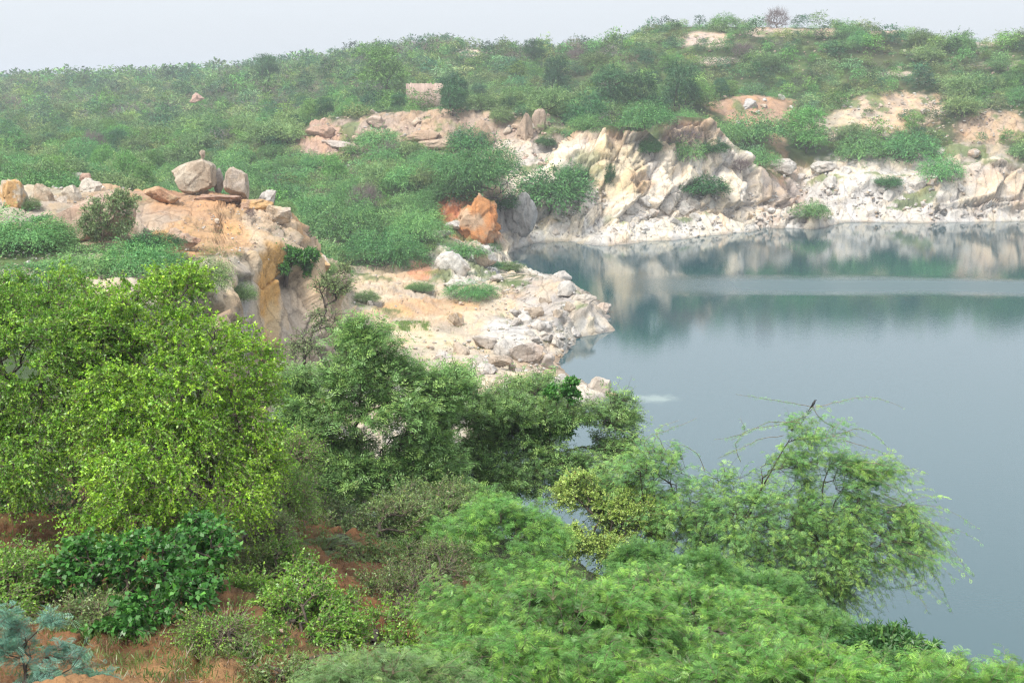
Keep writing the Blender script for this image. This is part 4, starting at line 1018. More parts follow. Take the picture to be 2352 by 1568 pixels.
def foreground():
    # --- the big lime-leaved bush that fills the left
    big_plant('lime_bush', 'huge lime-green leafy bush filling the left foreground above the brown bank', 'bush', (W(430, 1240, 24).x, 24.0),
        [lobe(470, 870, 24, 1.35, 1.5, 1.25), lobe(330, 740, 25, 1.35, 1.4, .8), lobe(560, 1010, 23.4, .62, .9, .8), lobe(300, 960, 22.3, 1.1, 1.1, 1.0), lobe(330, 1110, 20.6, .95, .9, .8), lobe(430, 1010, 22.6, .65, .6, .7),
         lobe(250, 1200, 19.6, .55, .6, .5), lobe(520, 1130, 22, .75, .8, .55), lobe(420, 650, 26, .8, .8, .35), lobe(430, 1180, 20.8, .6, .6, .35)],
        3, 800, broad((.036, .072), .60, LIME), n_tw=4, tw_len=(.25, .62), n_leaf=19, nstem=5, stem_spread=.7, droop=.35, fork=.5, tip=.0055, inner=.30)
    big_plant('lime_bush', 'lime-green leafy bush at the left frame edge beside the dark hollow', 'bush', (W(-60, 1230, 25).x, 25.0),
        [lobe(60, 850, 24, 1.15, 1.3, 1.3), lobe(120, 690, 26, 1.2, 1.3, .55), lobe(-60, 1000, 23, 1.0, 1, 1.0), lobe(40, 1090, 22, .55, .7, .6), lobe(-30, 730, 25, 1, 1, .8), lobe(170, 900, 24.5, .8, .9, .9), lobe(200, 790, 24.5, 1.0, 1.0, .9), lobe(140, 1010, 23, .7, .8, .7)],
        4, 700, broad((.036, .072), .60, lambda r: colour_fn(r, (.14, .33, .03), (.36, .58, .04), None, young_p=.35, tw_var=.3)), n_tw=4, tw_len=(.25, .6), n_leaf=18, nstem=4, stem_spread=.5, droop=.3, fork=.5, tip=.0055, inner=.3)
    # --- the deep green broad-leaved shrub on the bank
    big_plant('bank_shrub', 'deep green broad-leaved shrub with pale bare stems on the brown bank under the lime bush', 'shrub', (W(320, 1470, 17.5).x, 17.0),
        [lobe(340, 1300, 18, .65, .6, .5), lobe(300, 1430, 16.5, .45, .5, .35), lobe(420, 1360, 17, .42, .5, .3), lobe(200, 1300, 18, .4, .5, .35), lobe(450, 1250, 19, .45, .5, .35)],
        6, 200, broad((.06, .12), .72, DEEP, up=.8), n_tw=3, tw_len=(.15, .4), n_leaf=9, nstem=4, stem_spread=.25, fork=.35, tip=.005)
    big_plant('bank_shrub', 'small-leaved green shrub on the brown bank at the far left', 'shrub', (W(130, 1420, 18).x, 18.2),
        [lobe(120, 1350, 18.5, .6, .5, .4), lobe(190, 1420, 17.5, .5, .5, .35), lobe(60, 1290, 20, .4, .4, .3)],
        7, 200, broad((.03, .06), .6, MIDG), n_tw=3, tw_len=(.2, .4), n_leaf=9, nstem=4, stem_spread=.3, twig_mat=M_TWIG)
    # --- light green shrub right of the bare soil
    big_plant('bank_shrub', 'light green small-leaved shrub right of the bare brown soil', 'shrub', (W(700, 1530, 17).x, 17.0),
        [lobe(690, 1400, 18, .62, .6, .42), lobe(640, 1480, 17, .45, .5, .3), lobe(760, 1470, 17, .4, .5, .35), lobe(700, 1330, 19, .35, .4, .25), lobe(620, 1540, 15.6, .45, .5, .28), lobe(770, 1550, 15.3, .4, .5, .25), lobe(560, 1480, 16.5, .3, .4, .2)],
        8, 400, broad((.035, .06), .6, MIDG), n_tw=4, tw_len=(.18, .42), n_leaf=13, nstem=5, stem_spread=.35)
    # --- the tall grey-green acacia
    dk = 36.0; b0 = W(778, 1238, dk)
    st = [[tuple(b0 + Vector((0, 0, -.4))), tuple(W(775, 1180, dk)), tuple(W(788, 1100, dk)), tuple(W(792, 1040, dk))],
          [tuple(b0 + Vector((0, 0, -.4))), tuple(W(760, 1170, dk + .2)), tuple(W(745, 1100, dk + .4))]]
    big_plant('acacia_tree', 'tall grey-green fine-leaved acacia with a straight dark trunk in the centre left', 'tree', (b0.x, dk),
        [lobe(830, 870, 36, 1.2, 1.4, .42), lobe(840, 800, 36, .95, 1.1, .32), lobe(760, 950, 35.5, 1.05, 1.3, .35), lobe(900, 940, 35.5, 1.1, 1.3, .36), lobe(810, 775, 36, .45, .6, .2), lobe(950, 1010, 36, .9, 1.1, .35), lobe(770, 1020, 35.5, 1.0, 1.1, .3), lobe(720, 1050, 35, .6, .8, .4), lobe(860, 1060, 35.5, 1.0, 1, .45), lobe(690, 900, 36, .4, .8, .5), lobe(930, 870, 36.5, .5, .8, .35), lobe(1010, 900, 37, .9, 1.0, .5), lobe(980, 1060, 36, 1.0, 1.0, .5), lobe(700, 980, 35, .6, .9, .6), lobe(770, 1100, 34.5, .8, .8, .4), lobe(900, 1120, 35, .9, .9, .4)],
        12, 900, feathery(T_AC, (.6, 1.25), ACAC), n_tw=3, tw_len=(.3, .8), n_leaf=8, k=.22, droop=.05, tip=.0065, stems=st, bark=M_BARK, twig_mat=M_BARK, tw_r=.006, inner=.3)
    # --- spreading acacia with forked dark trunk
    dk = 40.0; b1 = W(1075, 1170, dk)
    st = [[tuple(b1 + Vector((0, 0, -.4))), tuple(W(1076, 1130, dk)), tuple(W(1062, 1070, dk)), tuple(W(1068, 1020, dk))],
          [tuple(b1 + Vector((0, 0, -.4))), tuple(W(1045, 1120, dk)), tuple(W(1005, 1070, dk)), tuple(W(985, 1000, dk))],
          [tuple(b1 + Vector((0, 0, -.4))), tuple(W(1110, 1110, dk)), tuple(W(1180, 1060, dk)), tuple(W(1240, 1000, dk))]]
    big_plant('acacia_tree', 'spreading flat-topped acacia with a forked dark trunk in front of the water', 'tree', (b1.x, dk),
        [lobe(1150, 950, 40, 1.5, 1.5, .42), lobe(1270, 960, 40, 1.2, 1.3, .4), lobe(1390, 960, 40.5, .9, 1.0, .30), lobe(1020, 960, 39, .8, 1.1, .6), lobe(1230, 900, 41, 1.0, 1.0, .25), lobe(1060, 880, 40, .55, .8, .35), lobe(1100, 1040, 39, 1.2, 1.2, .3), lobe(1280, 1050, 39, 1.1, 1.1, .28), lobe(1420, 920, 41, .35, .5, .2), lobe(1400, 1030, 40, .9, .9, .3), lobe(1180, 1090, 38.5, 1.3, 1.2, .4), lobe(1050, 1100, 38.5, .8, 1.0, .4), lobe(1330, 1100, 38.5, 1.0, 1.0, .4), lobe(1180, 1000, 40, 1.3, 1.2, .5)],
        14, 820, feathery(T_AC, (.55, 1.2), lambda r: colour_fn(r, (.15, .29, .09), (.33, .49, .12), None, tw_var=.3)), n_tw=4, tw_len=(.3, .8), n_leaf=7, k=.2, droop=-.02, tip=.0065, stems=st, twig_mat=M_BARK, tw_r=.0065, inner=.25)
    # --- climber-clad leafy shoot rising through it
    big_plant('climber', 'upright bright dark-green climber standing above the acacia near the water', 'climber', W(1270, 1060, 39.5),
        [lobe(1308, 900, 39.5, .22, .25, .42), lobe(1270, 900, 39.5, .3, .3, .1), lobe(1290, 970, 39.5, .35, .35, .4), lobe(1240, 1010, 39.5, .4, .4, .3)],
        15, 90, broad((.07, .13), .75, DEEP, up=.7), n_tw=4, tw_len=(.12, .3), n_leaf=9, nstem=1, fork=.6, sink=.8)
    # --- arching mesquite on the right
    dk = 35.0; b2 = W(1760, 1440, dk)
    lead = [tuple(b2 + Vector((0, 0, -.6))), tuple(W(1700, 1380, dk)), tuple(W(1690, 1250, dk)), tuple(W(1750, 1120, dk)), tuple(W(1800, 1030, dk)), tuple(W(1845, 965, dk)), tuple(W(1868, 935, dk))]
    st = [lead, [lead[0], tuple(W(1640, 1350, dk)), tuple(W(1570, 1200, dk + .3)), tuple(W(1540, 1110, dk + .4))], [lead[0], tuple(W(1800, 1370, dk - .3)), tuple(W(1880, 1250, dk - .4)), tuple(W(1960, 1170, dk - .4))],
          [lead[0], tuple(W(1560, 1330, dk)), tuple(W(1480, 1180, dk)), tuple(W(1470, 1080, dk))]]
    root, NA, pts = big_plant('mesquite_tree', 'big airy mesquite with long arching shoots leaning out over the lake', 'tree', (b2.x, dk),
        [lobe(1800, 1220, 35, 3.4, 2.2, 1.9, 30), lobe(1960, 1230, 34.5, 2.2, 1.6, 1.5, 9), lobe(1830, 1075, 35, 1.0, .9, .4, 3), lobe(1620, 1180, 35, 2.0, 1.5, 1.1, 9), lobe(1500, 1080, 35.5, 1.1, 1.1, .6, 4), lobe(1800, 1370, 34, 2.0, 1.4, 1.0, 8), lobe(2080, 1240, 34.5, .9, 1, .6, 2.5), lobe(1960, 1090, 35, 1.2, 1, .45, 3), lobe(1855, 1010, 35, .8, .6, .3, 1.3), lobe(1400, 1130, 36, .9, .9, .5, 3.5), lobe(1420, 1220, 36, .8, .8, .45, 2)],
        21, 900, feathery(T_MQ, (.45, .95), MESQ), n_tw=3, tw_len=(.4, 1.0), n_leaf=10, long=(330, (.9, 1.9), .55, 26), k=.25, droop=.40, tip=.0052, stems=st, twig_mat=M_BARK, bark=M_BARK, tw_r=.005, inner=.15, out=.7, wob=.16)
    # its long free shoots, each drawn as a curve of points in the tree's own plane
    r = np.random.default_rng(5)
    def whip(p, dd): return np.array([W(x, v, 35 + dd) for x, v in p])
    whips = [whip([(1868, 935), (1820, 925), (1760, 915), (1690, 905)], 0), whip([(1868, 935), (1930, 922), (2000, 912), (2075, 935)], -.2), whip([(1868, 935), (1890, 965), (1930, 985), (1990, 1010)], .3), whip([(1850, 955), (1790, 975), (1730, 985), (1680, 1010)], .3),
             whip([(1840, 970), (1770, 970), (1700, 1000), (1640, 1010)], -.3), whip([(1940, 1010), (2000, 1030), (2050, 1050), (2100, 1085)], 0), whip([(1980, 1060), (2040, 1070), (2080, 1095), (2100, 1130)], -.4),
             whip([(2020, 1130), (2100, 1170), (2160, 1220), (2220, 1310)], -.2), whip([(2020, 1150), (2090, 1185), (2150, 1215), (2200, 1225)], .2), whip([(2000, 1180), (2080, 1230), (2120, 1260), (2160, 1270)], 0), whip([(2000, 1260), (2080, 1280), (2120, 1330), (2070, 1350)], .1),
             whip([(1970, 1290), (2020, 1340), (2060, 1350), (2130, 1340)], -.3), whip([(1900, 1340), (1950, 1380), (1980, 1430), (1990, 1470)], -.5), whip([(2040, 1220), (2120, 1200), (2170, 1215), (2190, 1220)], 0), whip([(1990, 1100), (2060, 1120), (2090, 1140), (2110, 1190)], .4),
             whip([(1560, 1080), (1520, 1020), (1510, 985), (1560, 965)], .3), whip([(1500, 1060), (1480, 1010), (1530, 990), (1600, 960)], .5), whip([(1620, 1080), (1600, 1040), (1560, 1020), (1530, 1030)], .2), whip([(1700, 1060), (1690, 1020), (1710, 990), (1700, 960)], .4),
             whip([(2050, 1100), (2080, 1150), (2100, 1190), (2110, 1230)], .2), whip([(1930, 1000), (1970, 985), (2010, 1000), (2050, 1040)], .1), whip([(1800, 1000), (1740, 1010), (1690, 1035), (1650, 1050)], .1)]
    fine = []
    for w_ in whips:
        t = np.linspace(0, 3, 13); i = np.minimum(t.astype(int), 2); f = (t - i)[:, None]
        pm = np.vstack([2 * w_[0] - w_[1], w_, 2 * w_[3] - w_[2]])
        a, b_, c, d_ = pm[i], pm[i + 1], pm[i + 2], pm[i + 3]
        fine.append(.5 * ((2 * b_) + (-a + c) * f + (2 * a - 5 * b_ + 4 * c - d_) * f ** 2 + (-a + 3 * b_ - 3 * c + d_) * f ** 3))
    fine = np.array(fine) + r.normal(size=(len(fine), 13, 3)) * .012
    B = np.array(root.location)
    for k_ in range(len(fine)):
        v, f = twig_tubes(fine[k_:k_ + 1], .011, .004); sh = obj('long_shoot', mesh_np('long_shoot', v - B, f, M_TWIG), root)
        V, C = feathery(frond_template(3, .13, .055), (.5, 1.0), MESQ)(fine[k_:k_ + 1, 2:11], r, 52); V2, C2 = feathery(frond_template(3, .12, .05), (.4, .8), MESQ)(fine[k_:k_ + 1, 1:], r, 12)
        obj('shoot_leaves', cards_mesh('shoot_leaves', np.concatenate([V, V2]) - B, np.concatenate([C, C2]), M_LEAF), sh)
    # --- yellowish bush
    big_plant('yellow_bush', 'yellow-green small-leaved bush with thin dark stems in front of the water', 'bush', (W(1410, 1370, 34).x, 34.0),
        [lobe(1430, 1170, 35, 1.0, 1, .55), lobe(1330, 1130, 35, .55, .6, .5), lobe(1500, 1200, 35, .5, .6, .5), lobe(1400, 1250, 34, .7, .7, .35), lobe(1320, 1240, 34, .5, .5, .4), lobe(1480, 1290, 34, .6, .5, .3)],
        23, 460, broad((.045, .08), .6, YELL), n_tw=4, tw_len=(.2, .5), n_leaf=12, nstem=6, stem_spread=.5, fork=.55, k=.25, twig_mat=M_BARK, tw_r=.005)
    # --- bright green feathery bush in the middle
    big_plant('feathery_bush', 'bright green feathery bush in the middle below the forked acacia', 'bush', (W(1150, 1330, 29).x, 29.0),
        [lobe(1140, 1190, 30, 1.0, 1, .45), lobe(1060, 1240, 29, .7, .8, .4), lobe(1230, 1230, 29.5, .7, .8, .4), lobe(1180, 1290, 28, .9, .9, .35), lobe(1000, 1200, 31, .5, .6, .3)],
        25, 300, feathery(frond_template(4, .17, .06), (.6, 1.2), FERN), n_tw=3, tw_len=(.3, .6), n_leaf=9, nstem=4, stem_spread=.4, droop=.4, twig_mat=M_BARK)
    # --- shaded undergrowth between trunk and bank
    big_plant('undergrowth_bush', 'shaded olive-green tangled bush below the tall acacia trunk', 'bush', (W(760, 1370, 27).x, 27.0),
        [lobe(760, 1290, 28, .9, .8, .5), lobe(860, 1310, 26, .9, .8, .55), lobe(690, 1210, 30, .8, .8, .5), lobe(920, 1200, 31, 1.1, .9, .55), lobe(1010, 1150, 33, .9, .9, .4)],
        27, 460, broad((.04, .08), .55, OLIV), n_tw=4, tw_len=(.3, .7), n_leaf=12, nstem=5, stem_spread=.6, droop=.3, fork=.4)
    big_plant('undergrowth_bush', 'dark green tangled bush between the shaded olive bush and the feathery mound', 'bush', (W(900, 1480, 21).x, 21.5),
        [lobe(900, 1370, 22.5, .9, .8, .5), lobe(840, 1460, 20, .55, .6, .4), lobe(970, 1340, 24, .75, .7, .45), lobe(1000, 1290, 26, .8, .8, .45), lobe(940, 1450, 20, .5, .6, .4)],
        28, 460, broad((.03, .06), .55, lambda r: colour_fn(r, (.09, .17, .04), (.22, .33, .06), (.3, .2, .1), young_p=.35)), n_tw=4, tw_len=(.2, .55), n_leaf=9, nstem=5, stem_spread=.5)
    big_plant('undergrowth_bush', 'dark brown-green brush at the left foot of the tall acacia, beside the lime bush', 'bush', (W(590, 1290, 25).x, 25.5),
        [lobe(590, 1210, 26, .5, .6, .5), lobe(640, 1130, 28, .7, .8, .6), lobe(680, 1040, 31, .5, .7, .5)],
        29, 260, broad((.035, .065), .55, MIDG), n_tw=5, tw_len=(.3, .7), n_leaf=10, nstem=4, stem_spread=.4)
    big_plant('undergrowth_bush', 'dark shaded bush in the hollow between the two lime bushes', 'bush', (W(130, 1230, 26).x, 26.5),
        [lobe(140, 1130, 26.5, .9, .8, .8), lobe(60, 1190, 26, .7, .7, .4), lobe(230, 1050, 27, .8, .8, .9), lobe(0, 1150, 26, .6, .6, .6)],
        41, 260, broad((.04, .08), .6, DEEP), n_tw=4, tw_len=(.3, .6), n_leaf=9, nstem=5, stem_spread=.5)
    big_plant('undergrowth_bush', 'low olive weeds at the bottom edge below the light green shrub', 'bush', (W(620, 1590, 14).x, 14.2),
        [lobe(640, 1560, 14.3, .35, .4, .14), lobe(560, 1500, 15.5, .25, .3, .1), lobe(720, 1560, 14.3, .3, .3, .18)],
        42, 110, broad((.03, .055), .55, OLIV), n_tw=4, tw_len=(.1, .3), n_leaf=9, nstem=5, stem_spread=.3)
    big_plant('undergrowth_bush', 'twiggy mixed green bush left of the feathery mound at the bottom', 'bush', (W(850, 1530, 17).x, 17.2),
        [lobe(830, 1470, 18, .5, .5, .35), lobe(930, 1490, 17, .4, .5, .35), lobe(770, 1410, 19, .4, .5, .3), lobe(900, 1440, 19, .5, .5, .35)],
        43, 240, broad((.03, .06), .55, MIDG), n_tw=4, tw_len=(.2, .45), n_leaf=10, nstem=5, stem_spread=.4)
    big_plant('feathery_bush', 'dark leafy bush beneath the arching mesquite at the water edge', 'bush', (W(1600, 1400, 30).x, 30.0),
        [lobe(1600, 1330, 30, 1.0, .9, .45), lobe(1750, 1380, 30, 1.1, .9, .5), lobe(1480, 1300, 31, .8, .8, .4), lobe(1860, 1440, 29, .8, .8, .4)],
        44, 380, feathery(frond_template(4, .17, .07), (.6, 1.2), lambda r: colour_fn(r, (.10, .26, .06), (.22, .40, .06))), n_tw=4, tw_len=(.3, .6), n_leaf=11, nstem=5, stem_spread=.6, twig_mat=M_BARK)
    for (lab, bx, bd, lbs, sd, nt_, lf, nl) in (
        ('brown-green dry brush tangle on the bank between the soil and the acacia trunk', 560, 22, [lobe(560, 1310, 22.5, .5, .5, .45), lobe(610, 1230, 24.5, .5, .5, .45)], 45, 200, broad((.035, .06), .55, OLIV), 8),
        ('dark green bush at the left frame edge low on the bank', -20, 17, [lobe(10, 1330, 18, .45, .5, .35), lobe(-30, 1420, 17, .5, .5, .4)], 46, 150, broad((.035, .065), .6, MIDG), 9),
        ('grey-brown dead brush under the deep green shrub', 220, 17.5, [lobe(210, 1440, 17, .45, .5, .3), lobe(120, 1470, 16.5, .35, .4, .2)], 47, 160, broad((.035, .06), .55, OLIV), 6),
        ('small fresh green bush between the bare soil and the lime bush', 560, 20, [lobe(570, 1370, 20.5, .45, .45, .35), lobe(500, 1320, 21.5, .4, .4, .3), lobe(640, 1300, 22.5, .45, .45, .4)], 51, 240, broad((.035, .065), .6, MIDG), 11),
        ('tiny light green weed bush on the bare soil', 480, 15.5, [lobe(480, 1460, 15.8, .2, .25, .12), lobe(530, 1440, 16.2, .16, .2, .1)], 48, 60, broad((.025, .045), .6, MIDG), 8),
        ('dark brush filling the foot of the tall acacia', 800, 31, [lobe(740, 1200, 32, .9, .9, .7), lobe(840, 1230, 31, 1.0, .9, .6), lobe(680, 1120, 33, .7, .8, .7), lobe(930, 1160, 33, .9, .9, .5)], 49, 420, broad((.05, .09), .5, lambda r: colour_fn(r, (.08, .15, .045), (.18, .28, .06), None)), 8),
        ('mid-green bush right of the tall acacia foot in front of the bay', 980, 33, [lobe(990, 1190, 33, .9, .9, .45), lobe(1080, 1160, 35, .8, .8, .35), lobe(900, 1250, 31, .8, .8, .4)], 50, 340, feathery(T_AC, (.5, 1.0), ACAC), 9)):
        big_plant('undergrowth_bush', lab, 'bush', (W(bx, 1400, bd).x, bd), lbs, sd, nt_, lf, n_tw=5, tw_len=(.2, .55), n_leaf=nl, nstem=5, stem_spread=.4, tip=.005)
    # --- feathery mounds at the bottom
    for (lab, bx, bd, lbs, sd, nt_) in (
        ('broad feathery bright green mound at the bottom centre', 1300, 15.5, [lobe(1250, 1400, 17, .95, .9, .42), lobe(1100, 1440, 16, .6, .7, .38), lobe(1400, 1420, 16.5, .8, .8, .4), lobe(1180, 1520, 14.5, .75, .7, .3), lobe(1380, 1530, 14.5, .75, .7, .3), lobe(1050, 1520, 15, .4, .5, .25), lobe(1020, 1390, 17, .3, .4, .2)], 31, 430),
        ('feathery mid-green bush right of the bright bottom mound', 1600, 19, [lobe(1600, 1420, 20, 1.0, .9, .42), lobe(1500, 1350, 22, .8, .8, .32), lobe(1740, 1450, 19, .8, .8, .35), lobe(1560, 1500, 17, .8, .7, .35), lobe(1700, 1400, 21, .7, .7, .3)], 32, 400),
        ('pale feathery sprig bush at the bottom left of the green mound', 800, 13.0, [lobe(780, 1570, 13.2, .42, .4, .16), lobe(900, 1570, 13.2, .42, .4, .22), lobe(1000, 1580, 13.2, .35, .4, .2)], 33, 110),
        ('ferny light green bush along the bottom edge right of centre', 1750, 13.0, [lobe(1750, 1540, 13.5, .6, .6, .22), lobe(1900, 1545, 13.3, .5, .5, .2), lobe(1600, 1590, 13, .6, .5, .2), lobe(2040, 1580, 13, .5, .5, .18)], 34, 250),
        ('ferny light green bush in the bottom right corner', 2250, 12.5, [lobe(2200, 1590, 12.8, .45, .5, .20), lobe(2340, 1605, 12.6, .45, .5, .18), lobe(2100, 1600, 12.6, .35, .4, .2), lobe(2460, 1620, 12.6, .45, .5, .2)], 35, 170)):
        big_plant('feathery_bush', lab, 'bush', (W(bx, 1540, bd).x, bd), lbs, sd, nt_, feathery(T_FERN, (.42, .85), FERN if sd != 33 else (lambda r: colour_fn(r, (.16, .30, .10), (.28, .42, .10), None))),
                  n_tw=4, tw_len=(.2, .55), n_leaf=14, nstem=4, stem_spread=.3, droop=.45, tip=.004, tw_r=.003)
    big_plant('leafy_bush', 'dark whorled leafy bush standing against the water near the bottom right', 'bush', (W(2030, 1590, 14).x, 14.0),
        [lobe(2040, 1490, 15, .38, .4, .18), lobe(2110, 1525, 14.5, .3, .3, .14), lobe(1960, 1520, 15, .3, .3, .14)],
        36, 110, broad((.07, .13), .3, lambda r: colour_fn(r, (.06, .17, .05), (.14, .28, .06)), up=.2), n_tw=3, tw_len=(.08, .2), n_leaf=14, nstem=3, stem_spread=.15, droop=0)
    # --- blue-green sprig close by, bottom left
    big_plant('blue_green_sprig', 'blue-green feathery sprig rising into the bottom left corner', 'shrub', (W(60, 1640, 9.5).x, 9.3),
        [lobe(120, 1530, 9.6, .26, .25, .10), lobe(40, 1480, 9.6, .13, .2, .14), lobe(210, 1580, 9.6, .16, .2, .07), lobe(60, 1600, 9.5, .2, .2, .1), lobe(20, 1430, 9.6, .05, .1, .1), lobe(120, 1430, 9.6, .12, .1, .03)],
        37, 80, feathery(frond_template(6, .15, .045, .2), (.4, .62), BLUE), n_tw=3, tw_len=(.06, .2), n_leaf=6, nstem=2, stem_spread=.1, droop=.2, tip=.003, tw_r=.0025)
    # --- slender shrub at the foot of the yellow column
    big_plant('slender_tree', 'slender sparse olive tree leaning in front of the headland cliff', 'tree', (W(720, 900, 62).x, 62.0),
        [lobe(760, 660, 64, .9, .8, .8), lobe(745, 730, 63, .8, .8, .7), lobe(700, 790, 62, .8, .8, .6), lobe(790, 620, 65, .4, .4, .4)],
        38, 100, broad((.07, .12), .5, lambda r: colour_fn(r, (.24, .34, .13), (.36, .46, .16))), n_tw=3, tw_len=(.3, .8), n_leaf=8, nstem=2, stem_spread=.3, tip=.012, tw_r=.012, twig_mat=M_BARK, sink=1.5)
    # --- small flat-topped tree on the yellow rock column
    p = Vector(W(655, 640, 116.5))
    big_plant('cliff_tree', 'little flat-topped dark tree clinging to the cliff beside the yellow column', 'tree', p,
        [lobe(690, 585, 117, 1.6, 1.2, .45), lobe(640, 570, 117, .9, .9, .4), lobe(655, 605, 116, .7, .7, .6), lobe(700, 610, 117, .5, .5, .5)],
        39, 150, broad((.16, .30), .5, DEEP), n_tw=4, tw_len=(.3, .7), n_leaf=8, nstem=1, fork=.7, tip=.03, tw_r=.015, sink=.8, twig_mat=M_BARK)
    # --- acacia on the headland
    h = hit(238, 582, 75) or W(238, 582, 96)
    d = h.y
    st = [[tuple(h + Vector((0, 0, -.4))), tuple(W(236, 545, d)), tuple(W(240, 520, d))]]
    big_plant('acacia_tree', 'umbrella-shaped acacia with a pale thin trunk on the headland at the left', 'tree', h,
        [lobe(250, 480, d, 1.8, 1.6, .9), lobe(215, 510, d, 1.2, 1.2, .8), lobe(285, 460, d, 1.0, 1.0, .7), lobe(230, 530, d, 1.3, 1.2, .5), lobe(275, 520, d, 1.1, 1, .5)],
        40, 230, broad((.12, .26), .38, lambda r: colour_fn(r, (.19, .29, .11), (.29, .40, .14))), n_tw=3, tw_len=(.3, .8), n_leaf=6, tip=.016, tw_r=.010, stems=st, bark=bark_material('bark_pale', (.16, .11, .08), (.34, .25, .19)), twig_mat=M_BARK)
    print('foreground done')
foreground()

# dead sticks hanging on the bank, palm-like fronds, loose grass
def bank_details():
    r = np.random.default_rng(9)
    for i, (pl, lab) in enumerate([([(240, 1420, 17.5), (200, 1500, 16.6), (175, 1560, 16)], 'pale dead stick leaning left down the bank, nearest the blue-green sprig'), ([(235, 1440, 17), (262, 1500, 16.4), (295, 1560, 15.8)], 'pale dead stick leaning right down the bank below the deep green shrub'),
                           ([(245, 1330, 18.2), (240, 1430, 17.0), (238, 1500, 16.4)], 'pale upright dead stick on the bank behind the two leaning ones'), ([(0, 1530, 15.5), (90, 1470, 16.2), (170, 1420, 17)], 'long thin dead branch slanting across the soil at the far left'),
                           ([(425, 1600, 14), (427, 1520, 14.6), (426, 1480, 15.2)], 'short dead twig standing on the bare soil at the bottom')]):
        p = np.array([W(*q[:2], q[2]) for q in pl]); t = np.linspace(0, 2, 9); k = np.minimum(t.astype(int), 1); f = (t - k)[:, None]
        cur = p[k] * (1 - f) + p[k + 1] * f + r.normal(size=(9, 3)) * .012
        brs = [cur]
        for b in range(4):
            s = cur[r.integers(2, 7)]; brs.append(s + np.linspace(0, 1, 9)[:, None] * (r.normal(size=3) * .22 + np.array([0, -.05, -.1])))
        B = cur[0]; v, ff = twig_tubes(np.array(brs) - B, .010, .003, 4)
        o = obj('dead_stick', mesh_np('dead_stick', v, ff, M_TWIG), loc=tuple(B), label=lab, cat='stick')
    # wild date palm tuft
    b = W(735, 1270, 27); root = thing('palm_tuft', 'grey-green wild palm fronds in the shade below the tall acacia', 'palm', tuple(b))
    for k in range(9):
        a = k * .7 + r.random() * .3; L = r.uniform(.7, 1.1); D = np.array([math.cos(a), math.sin(a), r.uniform(.4, .9)]); D /= np.linalg.norm(D)
        t = np.linspace(0, 1, 26)[:, None]; rib = D * L * t + np.array([0, 0, -.45]) * L * t ** 2
        T = unit(np.gradient(rib, axis=0)); S = unit(np.cross(T, [0, 0, 1.])); 
        P = np.repeat(rib[3:], 2, 0); sg = np.tile([1, -1], len(rib) - 3)[:, None]; Dd = unit(np.repeat(T[3:], 2, 0) * .7 + np.repeat(S[3:], 2, 0) * sg + np.array([0, 0, .15]))
        ln_ = .26 * np.repeat(np.sin(np.linspace(.35, 2.9, len(rib) - 3)), 2)
        V = cards(P, Dd, ln_, .022, r, np.tile([0, 0, 1.], (len(P), 1)), .1); C = np.tile(np.array((.14, .20, .09)), (len(P), 1)) * r.uniform(.8, 1.2, (len(P), 1))
        obj('frond', cards_mesh('frond', V, C, M_LEAF), root)
    # grass blades and weeds: bank, headland, promontory
    Vs, Cs = [], []
    def tufts(n, xr, vr, dmin, size, colr, per=16, need=None):
        for _ in range(n):
            x = r.uniform(*xr); v = r.uniform(*vr); p = hit(x, v, dmin, 240)
            if p is None or p.z < .9: continue
            P = np.array(p) + r.normal(size=(per, 3)) * np.array([size * .7, size * .7, 0]); P[:, 2] = hgt(P[:, 0], P[:, 1]) - .02
            D = unit(r.normal(size=(per, 3)) * .55 + np.array([0, 0, 1.])); V = cards(P, D, r.uniform(.5, 1.2, per) * size, size * .12, r)
            Vs.append(V); Cs.append(np.array(colr) * r.uniform(.7, 1.3, (per, 1)) * np.array([r.uniform(.85, 1.25), 1, 1]))
    tufts(800, (0, 1000), (1200, 1568), 9, .13, (.13, .21, .05), 12)
    tufts(260, (0, 900), (1250, 1568), 9, .11, (.26, .18, .10), 12)
    tufts(160, (420, 690), (520, 590), 70, .16, (.16, .24, .08), 14)
    tufts(330, (0, 560), (570, 760), 50, .32, (.16, .26, .07), 16)
    tufts(420, (780, 1300), (600, 900), 100, .22, (.15, .25, .08), 14)
    tufts(900, (870, 985), (738, 760), 110, .20, (.20, .34, .07), 12)
    tufts(500, (890, 1160), (238, 252), 250, .5, (.18, .30, .08), 10)
    tufts(400, (1200, 2352), (300, 500), 225, .45, (.13, .22, .08), 14)
    V = np.concatenate(Vs); C = np.concatenate(Cs)
    obj('grass', cards_mesh('grass', V, C, M_LEAF), kind='stuff', label='short green and dry grass tufts on soil and between stones', cat='grass')
bank_details()
